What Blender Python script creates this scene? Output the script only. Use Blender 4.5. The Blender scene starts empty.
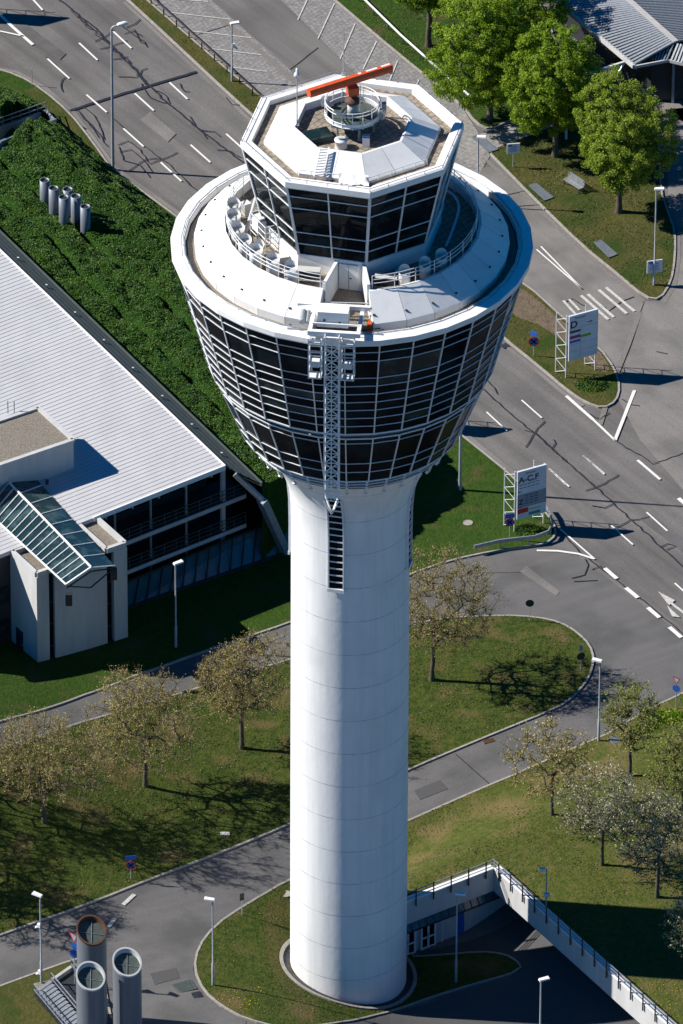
import bpy, bmesh, math, random
import numpy as np
from mathutils import Vector, Matrix, noise
from mathutils.geometry import tessellate_polygon
PI = math.pi
R_ = math.radians
sc = bpy.context.scene
COL = sc.collection
rnd = random.Random(7)

# ------------------------------------------------------------------ camera (surveyed from the photograph)
F_PX, CX, CY, DIST = 10350.0, 341.5, 512.0, 748.0
PITCH, ROLL = R_(34.3), 0.0042
_R0 = np.array([1, 0, 0.]); _U0 = np.array([0, math.sin(PITCH), math.cos(PITCH)])
_F = np.array([0, math.cos(PITCH), -math.sin(PITCH)])
_R = _R0*math.cos(ROLL) + _U0*math.sin(ROLL)
_U = -_R0*math.sin(ROLL) + _U0*math.cos(ROLL)
CAM = np.array([0, 0, -3.]) - DIST*(_F + (348.3-CX)/F_PX*_R - (970.5-CY)/F_PX*_U)

def ray(px, py):
    return _F + (px-CX)/F_PX*_R - (py-CY)/F_PX*_U
def at(px, py, z=0.0):
    d = ray(px, py); t = (z-CAM[2])/d[2]; p = CAM + t*d
    return Vector((p[0], p[1], z))
def on(px, py, fn):
    hi = 12.0
    p = at(px, py, hi)
    z = hi
    while z > -8:
        z2 = z-0.25; q = at(px, py, z2)
        if q.z <= fn(q.x, q.y):
            a, b = z2, z
            for _ in range(18):
                m = (a+b)/2; q = at(px, py, m)
                if m <= fn(q.x, q.y): a = m
                else: b = m
            q = at(px, py, (a+b)/2); q.z = fn(q.x, q.y)
            return q
        z = z2
    return at(px, py, 0)

# ------------------------------------------------------------------ terrain height
def sstep(a, b, x):
    t = min(1, max(0, (x-a)/(b-a))); return t*t*(3-2*t)
def segd(x, y, ax, ay, bx, by):
    dx, dy = bx-ax, by-ay
    t = ((x-ax)*dx+(y-ay)*dy)/(dx*dx+dy*dy); t = min(1, max(0, t))
    return math.hypot(x-ax-t*dx, y-ay-t*dy)
def H(x, y):
    d = max(0, segd(x, y, 6, 1, 17, -16)-3.5)
    v = -3.3*math.exp(-(d/8.0)**2) - 1.1*math.exp(-((x+1)/15)**2-((y-12)/15)**2)
    v += 3.6*math.exp(-((x+30)/11)**2-((y-19)/12)**2)
    return max(v, -3.8)
KERB_B = [(350, 848), (407, 822), (516, 775), (560, 755), (607, 735), (649, 710), (683, 694), (740, 662)]
KB = [at(x, y, -0.3) for x, y in KERB_B]
def H2(x, y):
    d = min(segd(x, y, a.x, a.y, b.x, b.y) for a, b in zip(KB, KB[1:]))
    t = sstep(0.2, 8.0, d)
    return H(x, y)*(1-t) + 1.35*t

# ------------------------------------------------------------------ materials
MATS = {}
def nmat(name, col, rough=0.8, col2=None, scale=3.0, detail=6.0, bump=0.0, bscale=None, metal=0.0, spec=0.4,
         col3=None, scale3=0.4, ramp=(0.35, 0.65), ramp3=(0.45, 0.62), rand=0.0, coord='Object', streak=None):
    m = bpy.data.materials.new(name); m.use_nodes = True
    nt = m.node_tree; b = nt.nodes['Principled BSDF']
    b.inputs['Roughness'].default_value = rough; b.inputs['Metallic'].default_value = metal
    b.inputs['Specular IOR Level'].default_value = spec
    L = nt.links.new
    tc = nt.nodes.new('ShaderNodeTexCoord')
    src = tc.outputs['Object']
    if streak:
        mp = nt.nodes.new('ShaderNodeMapping'); mp.inputs['Scale'].default_value = streak
        L(src, mp.inputs['Vector']); src = mp.outputs[0]
    c = (*col, 1)
    out = None
    if col2 is not None:
        n = nt.nodes.new('ShaderNodeTexNoise'); n.inputs['Scale'].default_value = scale; n.inputs['Detail'].default_value = detail
        n.inputs['Roughness'].default_value = 0.65
        L(src, n.inputs['Vector'])
        r = nt.nodes.new('ShaderNodeValToRGB'); r.color_ramp.elements[0].color = c; r.color_ramp.elements[1].color = (*col2, 1)
        r.color_ramp.elements[0].position, r.color_ramp.elements[1].position = ramp
        L(n.outputs['Fac'], r.inputs['Fac']); out = r.outputs['Color']
    if col3 is not None:
        n3 = nt.nodes.new('ShaderNodeTexNoise'); n3.inputs['Scale'].default_value = scale3; n3.inputs['Detail'].default_value = 5
        L(tc.outputs['Object'], n3.inputs['Vector'])
        r3 = nt.nodes.new('ShaderNodeValToRGB'); r3.color_ramp.elements[0].position, r3.color_ramp.elements[1].position = ramp3
        r3.color_ramp.elements[0].color = (0, 0, 0, 1); r3.color_ramp.elements[1].color = (1, 1, 1, 1)
        L(n3.outputs['Fac'], r3.inputs['Fac'])
        mx = nt.nodes.new('ShaderNodeMixRGB'); L(r3.outputs['Color'], mx.inputs['Fac'])
        if out: L(out, mx.inputs['Color1'])
        else: mx.inputs['Color1'].default_value = c
        mx.inputs['Color2'].default_value = (*col3, 1); out = mx.outputs['Color']
    if rand:
        g = nt.nodes.new('ShaderNodeNewGeometry')
        hs = nt.nodes.new('ShaderNodeHueSaturation')
        mr = nt.nodes.new('ShaderNodeMapRange'); mr.inputs['To Min'].default_value = 1-rand; mr.inputs['To Max'].default_value = 1+rand
        L(g.outputs['Random Per Island'], mr.inputs['Value']); L(mr.outputs[0], hs.inputs['Value'])
        if out: L(out, hs.inputs['Color'])
        else: hs.inputs['Color'].default_value = c
        out = hs.outputs['Color']
    if out: L(out, b.inputs['Base Color'])
    else: b.inputs['Base Color'].default_value = c
    if bump:
        nb = nt.nodes.new('ShaderNodeTexNoise'); nb.inputs['Scale'].default_value = bscale or scale*2; nb.inputs['Detail'].default_value = 4
        L(tc.outputs['Object'], nb.inputs['Vector'])
        bp = nt.nodes.new('ShaderNodeBump'); bp.inputs['Strength'].default_value = 1.0; bp.inputs['Distance'].default_value = bump
        L(nb.outputs['Fac'], bp.inputs['Height']); L(bp.outputs[0], b.inputs['Normal'])
    MATS[name] = m
    return m

def leafmat(name, c1, c2, rand=0.35, trans=0.35):
    m = nmat(name, c1, 0.55, c2, scale=0.8, rand=rand, spec=0.25)
    nt = m.node_tree; b = nt.nodes['Principled BSDF']; o = nt.nodes['Material Output']
    t = nt.nodes.new('ShaderNodeBsdfTranslucent'); mx = nt.nodes.new('ShaderNodeMixShader'); mx.inputs[0].default_value = trans
    src = b.inputs['Base Color'].links[0].from_socket
    nt.links.new(src, t.inputs['Color']); nt.links.new(b.outputs[0], mx.inputs[1]); nt.links.new(t.outputs[0], mx.inputs[2])
    nt.links.new(mx.outputs[0], o.inputs['Surface'])
    return m

white = nmat('white_paint', (.80, .80, .79), .5, (.70, .70, .69), scale=1.2, detail=8, ramp=(.42, .72))
panelm = nmat('panel_white', (.80, .80, .79), .42, (.66, .65, .62), scale=.9, detail=10, ramp=(.50, .80))
_nt = panelm.node_tree; _oi = _nt.nodes.new('ShaderNodeObjectInfo'); _mr = _nt.nodes.new('ShaderNodeMapRange'); _mr.inputs['To Min'].default_value = .88; _mr.inputs['To Max'].default_value = 1.03
_hs = _nt.nodes.new('ShaderNodeHueSaturation'); _b = _nt.nodes['Principled BSDF']; _src = _b.inputs['Base Color'].links[0].from_socket
_nt.links.new(_oi.outputs['Random'], _mr.inputs['Value']); _nt.links.new(_mr.outputs[0], _hs.inputs['Value']); _nt.links.new(_src, _hs.inputs['Color']); _nt.links.new(_hs.outputs[0], _b.inputs['Base Color'])
shaftm = nmat('shaft_paint', (.80, .80, .79), .55, (.66, .665, .67), scale=1.1, detail=10, ramp=(.42, .80), streak=(1.8, 1.8, .09), col3=(.70, .70, .69), scale3=.35, ramp3=(.5, .75), bump=.01, bscale=2.5)
jointm = nmat('joint', (.36, .38, .40), .7, (.60, .61, .62), scale=1.5, detail=4, ramp=(.4, .6))
trimm = nmat('trim_metal', (.72, .74, .76), .4, (.6, .62, .64), scale=4, metal=.05)
steel = nmat('galvanised_steel', (.36, .39, .42), .45, (.25, .27, .30), scale=5, metal=.35)
pipem = nmat('pipe_steel', (.20, .225, .255), .5, (.15, .17, .20), scale=1.5, detail=8, metal=.3, streak=(1, 1, .15))
polem = nmat('pole_metal', (.40, .43, .45), .5, (.30, .32, .34), scale=3, metal=.2)
darkm = nmat('dark_metal', (.04, .045, .05), .5, (.02, .02, .025), scale=4)
frame_d = nmat('anthracite', (.028, .031, .036), .5)
asph = nmat('asphalt', (0.116, 0.108, 0.104), .92, (0.151, 0.142, 0.135), scale=9, detail=12, bump=.004, bscale=60, col3=(0.093, 0.086, 0.084), scale3=.16, ramp3=(.42, .75))
asphl = nmat('asphalt_light', (0.167, 0.155, 0.146), .92, (0.202, 0.188, 0.176), scale=8, detail=12, bump=.004, bscale=60, col3=(0.135, 0.128, 0.120), scale3=.2)
asph_shade_repair = nmat('asphalt_shade_repair', (.060, .060, .062), .9, (.080, .079, .080), scale=9, detail=10)  # darkened to hold the courtyard's shade; also used for dark repair patches
asphd = nmat('asphalt_dark', (0.104, 0.101, 0.099), .92, (0.128, 0.122, 0.120), scale=9, detail=12, bump=.004, bscale=60, col3=(0.081, 0.080, 0.079), scale3=.2)
tar = nmat('tar', (.014, .016, .022), .5, (.030, .031, .038), scale=6)
cobble = nmat('cobble', (.25, .24, .23), .9, (.15, .145, .14), scale=11, detail=3, bump=.03, bscale=9, ramp=(.4, .6))
paint = nmat('road_paint', (.70, .69, .66), .7, (.50, .49, .46), scale=5, detail=8, ramp=(.5, .8))
paintw = nmat('road_paint_worn', (.52, .51, .48), .8, (.28, .27, .25), scale=6, detail=8, ramp=(.45, .7))
kerbm = nmat('kerb_stone', (.36, .33, .30), .9, (.24, .22, .20), scale=4, detail=8)
gutterm = nmat('gutter_stone', (.20, .185, .17), .9, (.13, .12, .11), scale=7)
grass = nmat('grass', (.022, .044, .007), .95, (.070, .082, .016), scale=2.0, detail=12, bump=.10, bscale=5, col3=(.120, .090, .038), scale3=.33, ramp3=(.52, .72), spec=.1)
grassd = nmat('grass_dry', (0.048, 0.056, 0.013), .95, (0.089, 0.078, 0.026), scale=2.4, detail=12, bump=.10, bscale=5, col3=(0.033, 0.054, 0.010), scale3=.3, ramp3=(.46, .62), spec=.1)
grassg = nmat('grass_green', (0.020, 0.052, 0.007), .95, (0.041, 0.071, 0.010), scale=2.0, detail=12, bump=.10, bscale=5, col3=(0.078, 0.067, 0.026), scale3=.35, ramp3=(.56, .74), spec=.1)
grassr = nmat('grass_rough', (.040, .064, .010), .95, (.098, .098, .026), scale=2.2, detail=12, bump=.10, bscale=5, col3=(.140, .108, .045), scale3=.28, ramp3=(.48, .68), spec=.1)
soil = nmat('soil', (.16, .115, .075), .95, (.09, .07, .045), scale=3, detail=9, bump=.06, bscale=9)
concrete = nmat('concrete', (.42, .41, .39), .85, (.34, .33, .31), scale=1.5, detail=10, bump=.004, bscale=20)
conc_l = nmat('concrete_light', (.52, .52, .51), .8, (.43, .43, .42), scale=.9, detail=10, streak=(1, 1, .2))
roofw = nmat('metal_roof', (.50, .50, .51), .5, (.44, .44, .45), scale=.5, detail=9, ramp=(.4, .7), streak=(1, .35, 1))
seamm = nmat('roof_seam', (.41, .41, .42), .5)
slate = nmat('slate_strip', (.055, .075, .065), .6, (.08, .10, .09), scale=4)
gravel = nmat('gravel', (.28, .245, .20), .95, (.11, .095, .075), scale=14, detail=5, bump=.04, bscale=18, ramp=(.4, .62))
tile = nmat('deck_tiles', (.30, .255, .20), .9, (.20, .17, .135), scale=4, detail=6)
tiled = nmat('deck_dark', (.20, .18, .155), .9, (.12, .11, .10), scale=4, detail=6)
orange = nmat('orange_paint', (.72, .10, .02), .45, (.55, .08, .02), scale=3)
brown = nmat('rust_brown', (.12, .055, .025), .7, (.07, .035, .02), scale=6)
bark = nmat('bark', (.12, .095, .07), .95, (.06, .048, .036), scale=6, bump=.02)
twigm = nmat('twig', (.24, .185, .11), .9, (.14, .11, .07), scale=3)
leaf_g = leafmat('leaf_green', (.16, .27, .012), (.27, .38, .025), .55, .5)
leaf_g2 = leafmat('leaf_olive', (.20, .29, .020), (.30, .38, .05), .55, .5)
leaf_b = leafmat('bud_tan', (.44, .34, .13), (.30, .28, .08), .6, .35)
leaf_o = leafmat('bud_green', (.20, .27, .04), (.30, .30, .08), .5, .4)
blossom = leafmat('blossom', (.50, .49, .33), (.10, .14, .04), .5, .3)
ivyl = leafmat('ivy_leaf', (.018, .060, .005), (.062, .125, .010), .6, .2)
ivyb = nmat('ivy_base', (.012, .040, .005), .95, (.022, .062, .007), scale=2, bump=.15, bscale=4, spec=.1)
red = nmat('sign_red', (.55, .02, .03), .5)
blue = nmat('sign_blue', (.02, .10, .42), .5)
signw = nmat('sign_white', (.62, .66, .70), .5, (.55, .59, .63), scale=2)
signg = nmat('sign_grey', (.22, .27, .32), .5)
ink = nmat('sign_ink', (.02, .022, .03), .5)
purple = nmat('sign_purple', (.30, .02, .16), .5); green = nmat('sign_green', (.13, .38, .02), .5)
teal = nmat('sign_teal', (.02, .24, .26), .5); yellow = nmat('sign_yellow', (.6, .38, .02), .5); brownp = nmat('sign_brown', (.09, .04, .035), .5)
wood = nmat('fence_wood', (.10, .075, .055), .9, (.06, .045, .035), scale=5)

def glassmat(name, c1, c2, rough=.06, scale=.35, spec=.5):
    m = nmat(name, c1, rough, c2, scale=scale, detail=3, spec=spec, ramp=(.48, .62))
    return m
glass = glassmat('dark_glass', (.004, .006, .009), (.010, .018, .022), .05, spec=.04)
glass2 = glassmat('teal_glass', (.010, .022, .024), (.030, .055, .055), .06, .8, spec=.15)
cabglass = glassmat('cab_glass', (.005, .007, .009), (.018, .028, .030), .04, .5, spec=.06)
roofglass = glassmat('canopy_glass', (.015, .035, .038), (.05, .09, .09), .1, .8)
slopeglass = glassmat('slope_glass', (.03, .10, .14), (.05, .14, .19), .15, .3)

def road_wear(m, rot, amt=.16):
    nt = m.node_tree; b = nt.nodes['Principled BSDF']; src = b.inputs['Base Color'].links[0].from_socket
    tc = nt.nodes.new('ShaderNodeTexCoord'); mp = nt.nodes.new('ShaderNodeMapping'); mp.inputs['Rotation'].default_value = (0, 0, rot)
    mq = nt.nodes.new('ShaderNodeMapping'); mq.inputs['Scale'].default_value = (.03, .55, 1); nt.links.new(mp.outputs[0], mq.inputs['Vector'])
    n = nt.nodes.new('ShaderNodeTexNoise'); n.inputs['Scale'].default_value = 1.6; n.inputs['Detail'].default_value = 6
    g = nt.nodes.new('ShaderNodeTexNoise'); g.inputs['Scale'].default_value = 16; g.inputs['Detail'].default_value = 2
    nt.links.new(tc.outputs['Object'], mp.inputs['Vector']); nt.links.new(mq.outputs[0], n.inputs['Vector']); nt.links.new(tc.outputs['Object'], g.inputs['Vector'])
    a = nt.nodes.new('ShaderNodeMapRange'); a.inputs['From Min'].default_value = .3; a.inputs['From Max'].default_value = .7; a.inputs['To Min'].default_value = 1-amt; a.inputs['To Max'].default_value = 1+amt
    c = nt.nodes.new('ShaderNodeMapRange'); c.inputs['From Min'].default_value = .25; c.inputs['From Max'].default_value = .75; c.inputs['To Min'].default_value = .78; c.inputs['To Max'].default_value = 1.22
    nt.links.new(n.outputs['Fac'], a.inputs['Value']); nt.links.new(g.outputs['Fac'], c.inputs['Value'])
    mu = nt.nodes.new('ShaderNodeMath'); mu.operation = 'MULTIPLY'; nt.links.new(a.outputs[0], mu.inputs[0]); nt.links.new(c.outputs[0], mu.inputs[1])
    hs = nt.nodes.new('ShaderNodeHueSaturation'); nt.links.new(src, hs.inputs['Color']); nt.links.new(mu.outputs[0], hs.inputs['Value']); nt.links.new(hs.outputs[0], b.inputs['Base Color'])
road_wear(asph, R_(54), .24); road_wear(asphl, R_(54), .10); road_wear(asphd, R_(-30), .10)
# tile joints for roof decks: brick texture
def brickmat(name, c1, c2, mortar, scale, w, h, rough=.9, bump=.0):
    m = nmat(name, c1, rough); nt = m.node_tree; b = nt.nodes['Principled BSDF']
    tc = nt.nodes.new('ShaderNodeTexCoord'); br = nt.nodes.new('ShaderNodeTexBrick')
    mp = nt.nodes.new('ShaderNodeMapping'); mp.inputs['Rotation'].default_value = (0, 0, R_(-50))
    nt.links.new(tc.outputs['Object'], mp.inputs['Vector']); nt.links.new(mp.outputs[0], br.inputs['Vector'])
    br.inputs['Color1'].default_value = (*c1, 1); br.inputs['Color2'].default_value = (*c2, 1); br.inputs['Mortar'].default_value = (*mortar, 1)
    br.inputs['Scale'].default_value = scale; br.inputs['Brick Width'].default_value = w; br.inputs['Row Height'].default_value = h
    br.inputs['Mortar Size'].default_value = .025
    n = nt.nodes.new('ShaderNodeTexNoise'); n.inputs['Scale'].default_value = 3; n.inputs['Detail'].default_value = 8
    nt.links.new(tc.outputs['Object'], n.inputs['Vector'])
    mx = nt.nodes.new('ShaderNodeMixRGB'); mx.blend_type = 'MULTIPLY'; mx.inputs[0].default_value = .55
    nt.links.new(br.outputs['Color'], mx.inputs['Color1'])
    r = nt.nodes.new('ShaderNodeValToRGB'); r.color_ramp.elements[0].color = (.35, .34, .33, 1); r.color_ramp.elements[0].position = .3; r.color_ramp.elements[1].position = .62
    nt.links.new(n.outputs['Fac'], r.inputs['Fac']); nt.links.new(r.outputs['Color'], mx.inputs['Color2'])
    nt.links.new(mx.outputs[0], b.inputs['Base Color'])
    return m
deckm = brickmat('deck_slabs', (.36, .30, .23), (.27, .23, .18), (.08, .07, .06), 1.0, .5, .5)
pathm = brickmat('path_slabs', (.30, .285, .27), (.25, .24, .23), (.17, .16, .15), 1.0, 1.0, .9)
parkm = brickmat('parking_setts', (.27, .26, .25), (.21, .205, .20), (.15, .145, .14), 1.0, .4, .4)

# ------------------------------------------------------------------ object helpers
def tag(o, label=None, cat=None, group=None, kind=None):
    if label: o['label'] = label
    if cat: o['category'] = cat
    if group: o['group'] = group
    if kind: o['kind'] = kind
    return o
def thing(name, label, cat, loc=(0, 0, 0), rz=0, group=None):
    o = bpy.data.objects.new(name, None); COL.objects.link(o); o.empty_display_size = .3
    o.location = loc; o.rotation_euler = (0, 0, rz)
    return tag(o, label, cat, group)
def copy_tree(o, parent=None):
    c = o.copy(); COL.objects.link(c); c.parent = parent
    for ch in list(o.children): copy_tree(ch, c)
    return c

class MB:
    def __init__(s): s.v = []; s.f = []; s.m = []; s.sm = []
    def add(s, verts, faces, mi=0, smooth=False):
        n = len(s.v); s.v += [tuple(v) for v in verts]
        s.f += [tuple(i+n for i in f) for f in faces]; s.m += [mi]*len(faces); s.sm += [smooth]*len(faces)
        return s
    def quad(s, a, b, c, d, mi=0): return s.add([a, b, c, d], [(0, 1, 2, 3)], mi)
    def box(s, c, size, rz=0, mi=0):
        hx, hy, hz = size[0]/2, size[1]/2, size[2]/2
        M = Matrix.Rotation(rz, 3, 'Z'); c = Vector(c)
        vs = [c + M @ Vector((x*hx, y*hy, z*hz)) for z in (-1, 1) for y in (-1, 1) for x in (-1, 1)]
        return s.add(vs, [(0, 2, 3, 1), (4, 5, 7, 6), (0, 1, 5, 4), (2, 6, 7, 3), (0, 4, 6, 2), (1, 3, 7, 5)], mi)
    def bar(s, a, b, w, h=None, mi=0, up=(0, 0, 1)):
        a, b = Vector(a), Vector(b); h = h or w; d = (b-a).normalized(); up = Vector(up)
        if abs(d.dot(up)) > .98: up = Vector((0, 1, 0))
        x = d.cross(up).normalized()*(w/2); y = x.cross(d).normalized()*(h/2)
        vs = [p+i*x+j*y for p in (a, b) for i, j in ((-1, -1), (1, -1), (1, 1), (-1, 1))]
        return s.add(vs, [(0, 3, 2, 1), (4, 5, 6, 7), (0, 1, 5, 4), (1, 2, 6, 5), (2, 3, 7, 6), (3, 0, 4, 7)], mi)
    def tube(s, pts, r, n=8, mi=0, cap=True, smooth=True):
        pts = [Vector(p) for p in pts]; rs = r if isinstance(r, (list, tuple)) else [r]*len(pts)
        vs = []; prev = None
        for i, p in enumerate(pts):
            d = (pts[min(i+1, len(pts)-1)]-pts[max(i-1, 0)]).normalized()
            x = d.orthogonal().normalized() if prev is None else (prev-d*prev.dot(d)).normalized()
            prev = x; y = d.cross(x)
            for k in range(n):
                a = 2*PI*k/n; vs.append(p+rs[i]*(x*math.cos(a)+y*math.sin(a)))
        fs = [(i*n+k, i*n+(k+1) % n, (i+1)*n+(k+1) % n, (i+1)*n+k) for i in range(len(pts)-1) for k in range(n)]
        s.add(vs, fs, mi, smooth)
        if cap:
            s.add(vs[:n], [tuple(reversed(range(n)))], mi); s.add(vs[-n:], [tuple(range(n))], mi)
        return s
    def lathe(s, prof, n=64, a0=0.0, a1=2*PI, mi=0, smooth=True, c=(0, 0), rot=0.0):
        """prof: (r,z) list; direction angle theta: (sin, -cos)"""
        full = abs(a1-a0-2*PI) < 1e-6; cnt = n if full else n+1
        vs = []
        for k in range(cnt):
            a = rot+a0+(a1-a0)*k/n
            for r, z in prof: vs.append((c[0]+r*math.sin(a), c[1]-r*math.cos(a), z))
        m = len(prof); fs = []
        for k in range(n):
            k2 = (k+1) % cnt
            for j in range(m-1): fs.append((k*m+j, k2*m+j, k2*m+j+1, k*m+j+1))
        return s.add(vs, fs, mi, smooth)
    def prism(s, poly, z0, z1, mi=0, mi_top=None):
        n = len(poly); vs = [(p[0], p[1], z0) for p in poly]+[(p[0], p[1], z1) for p in poly]
        ar = sum(poly[i][0]*poly[(i+1) % n][1]-poly[(i+1) % n][0]*poly[i][1] for i in range(n))
        top = tuple(range(n, 2*n)); bot = tuple(reversed(range(n)))
        sides = [(i, (i+1) % n, n+(i+1) % n, n+i) for i in range(n)]
        if ar < 0: top = tuple(reversed(top)); bot = tuple(reversed(bot)); sides = [tuple(reversed(q)) for q in sides]
        s.add(vs, sides+[bot], mi); s.add(vs, [top], mi if mi_top is None else mi_top)
        return s
    def build(s, name, mats, parent=None):
        me = bpy.data.meshes.new(name)
        # share identical verts not needed
        me.from_pydata(s.v, [], s.f)
        for m in (mats if isinstance(mats, (list, tuple)) else [mats]): me.materials.append(m)
        me.polygons.foreach_set('material_index', s.m); me.polygons.foreach_set('use_smooth', s.sm)
        me.update()
        o = bpy.data.objects.new(name, me); COL.objects.link(o); o.parent = parent
        return o

def P(th, r, z): return Vector((r*math.sin(th), -r*math.cos(th), z))

# ------------------------------------------------------------------ draped sheets
GX0, GX1, GY0, GY1 = -46, 34, -18, 48
def chaikin(pts, it=2, closed=True):
    for _ in range(it):
        q = []; n = len(pts)
        if not closed: q.append(pts[0])
        for i in range(n if closed else n-1):
            a, b = pts[i], pts[(i+1) % n]
            q.append(a*.75+b*.25); q.append(a*.25+b*.75)
        if not closed: q.append(pts[-1])
        pts = q
    return pts
def sheet(name, pts, fn, off, mat, kind='structure'):
    bm = bmesh.new()
    flat = [Vector((p.x, p.y, 0)) for p in pts]
    vs = [bm.verts.new(p) for p in flat]
    for tri_ in tessellate_polygon([flat]): bm.faces.new([vs[i] for i in tri_])
    xs = [p.x for p in pts]; ys = [p.y for p in pts]
    for g in range(GX0, GX1+1):
        if min(xs) < g < max(xs): bmesh.ops.bisect_plane(bm, geom=bm.verts[:]+bm.edges[:]+bm.faces[:], plane_co=(g, 0, 0), plane_no=(1, 0, 0))
    for g in range(GY0, GY1+1):
        if min(ys) < g < max(ys): bmesh.ops.bisect_plane(bm, geom=bm.verts[:]+bm.edges[:]+bm.faces[:], plane_co=(0, g, 0), plane_no=(0, 1, 0))
    for v in bm.verts: v.co.z = fn(v.co.x, v.co.y)+off
    bmesh.ops.recalc_face_normals(bm, faces=bm.faces[:])
    for f in bm.faces:
        if f.normal.z < 0: f.normal_flip()
    me = bpy.data.meshes.new(name); bm.to_mesh(me); bm.free(); me.materials.append(mat)
    o = bpy.data.objects.new(name, me); COL.objects.link(o)
    if kind: o['kind'] = kind
    return o
def dens(pts, closed, step=1.0):
    out = []; n = len(pts)
    for i in range(n if closed else n-1):
        a, b = pts[i], pts[(i+1) % n]; k = max(1, int((b-a).length/step))
        for j in range(k): out.append(a.lerp(b, j/k))
    if not closed: out.append(pts[-1])
    return out
def ribbon(mb, pts, w, fn, z0, z1=None, closed=False, side=0.0, mi=0):
    """flat strip of width w along pts at height fn+z1; vertical skirts down to z0"""
    pts = [Vector((p.x, p.y, 0)) for p in pts]; pts = dens(pts, closed, .8); n = len(pts)
    L, Rr = [], []
    for i, p in enumerate(pts):
        a = pts[(i-1) % n] if (closed or i > 0) else p; b = pts[(i+1) % n] if (closed or i < n-1) else p
        d = (b-a)
        if d.length < 1e-6: d = Vector((1, 0, 0))
        d.normalize(); nn = Vector((-d.y, d.x, 0))
        L.append(p+nn*(w/2+side)); Rr.append(p+nn*(-w/2+side))
    vs = []
    zt = z0 if z1 is None else z1
    for l, r in zip(L, Rr):
        vs += [(l.x, l.y, fn(l.x, l.y)+zt), (r.x, r.y, fn(r.x, r.y)+zt)]
        if z1 is not None: vs += [(l.x, l.y, fn(l.x, l.y)+z0), (r.x, r.y, fn(r.x, r.y)+z0)]
    st = 2 if z1 is None else 4; fs = []
    for i in range(n if closed else n-1):
        a, b = i*st, ((i+1) % n)*st
        fs.append((a, a+1, b+1, b))
        if z1 is not None: fs += [(a+1, a+3, b+3, b+1), (a+2, a, b, b+2)]
    mb.add(vs, fs, mi)

def G(px, py): return on(px, py, H)
def W(lst, fn=None): return [on(x, y, fn or H) for x, y in lst]

# ------------------------------------------------------------------ GROUND
def axis(lo, hi, a, b, step, far):
    xs = list(np.arange(a, b+1e-6, step)); x = a; s = step
    left = []
    while x > lo: s *= far; x -= s; left.append(x)
    x = b; s = step; right = []
    while x < hi: s *= far; x += s; right.append(x)
    return left[::-1]+xs+right
gx = axis(-900, 900, GX0, GX1, 1.0, 1.35); gy = axis(-900, 1500, GY0, GY1, 1.0, 1.35)
mb = MB()
mb.add([(x, y, H(x, y)-.03) for y in gy for x in gx],
       [(j*len(gx)+i, j*len(gx)+i+1, (j+1)*len(gx)+i+1, (j+1)*len(gx)+i) for j in range(len(gy)-1) for i in range(len(gx)-1)])
tag(mb.build('road', asph), kind='structure')

kb = MB()
def lawn(name, px, mat, curve=2, fn=H, kerb=True, pts=None, off=.10):
    pts = pts or W(px, fn)
    if curve: pts = chaikin(pts, curve)
    o = sheet(name, pts, fn, off, mat)
    if kerb:
        ribbon(kb, pts, .16, fn, -.05, .125, closed=True)
        # make sure gutter lies outside: orientation test
    return pts
# 1 the big lawn carrying the ivy bank and the office building
L1 = lawn('lawn_by_offices', [(-60, 60), (-10, 68), (18, 76), (42, 90), (70, 114), (92, 142), (112, 170.5), (175, 216), (290, 303), (400, 387), (464, 438), (516, 480), (541, 508), (554, 524), (556, 536), (545, 545), (515, 549), (475, 555), (430, 567), (380, 588), (300, 620), (206, 651), (110, 684), (0, 723), (-60, 744)], grassg, 1)
# 2 median strip widening into the sign island
L2 = lawn('median_strip', [(110, -14), (128, 0), (253, 117), (380, 229), (504, 339), (539, 367), (566, 390), (585, 403), (603, 409), (616, 402), (620, 388), (615, 370), (599, 348), (569, 324), (524, 283), (420, 215), (259, 98), (146, 0), (130, -14)], grassd, 1)
# 3/4 tree lawns
L3 = lawn('lawn_under_trees', [(318, -14), (334, 0), (400, 56), (463, 106), (476, 124), (490, 130), (508, 122), (560, 100), (556, 30), (520, -16)], grassg, 1)
L4 = lawn('lawn_under_maples', [(488, 152), (500, 147), (522, 139), (560, 124), (600, 96), (640, 108), (660, 140), (660, 190), (668, 213), (675, 232), (675, 258), (671, 283), (660, 300), (645, 298), (618, 275), (582, 246), (529, 194), (500, 164)], grassd, 1)
# 5 lawn with the bare trees, both sides of the tower
L5 = lawn('lawn_between_roads', [(-60, 778), (0, 751), (110, 712), (206, 686), (290, 660), (350, 642), (408, 627), (440, 619), (503, 616), (537, 618), (560, 623), (577, 633), (590, 646), (594, 660), (589, 679), (574, 697), (557, 709), (483, 739), (408, 770.5), (350, 797), (290, 824), (176, 870), (88, 905.5), (0, 936), (-60, 958)], grass, 1)
# 6 island round the tower foot
L6 = lawn('tower_island', [(246, 905), (290, 879), (350, 850), (400, 828), (402, 900), (405, 958), (440, 956), (480, 952), (505, 955), (517, 962), (522, 970), (480, 983), (430, 998), (387, 1012), (340, 1024), (290, 1031), (246, 1020), (222, 1007), (204, 992), (194, 970), (198, 948), (215, 926)], grass, 1)
# 8 lower-left corner
L8 = lawn('lawn_by_stairwell', [(-60, 1010), (0, 987), (44, 971), (72, 961), (92, 957), (103, 975), (108, 1006), (116, 1040), (100, 1080), (-60, 1080)], grassd, 1)

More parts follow.
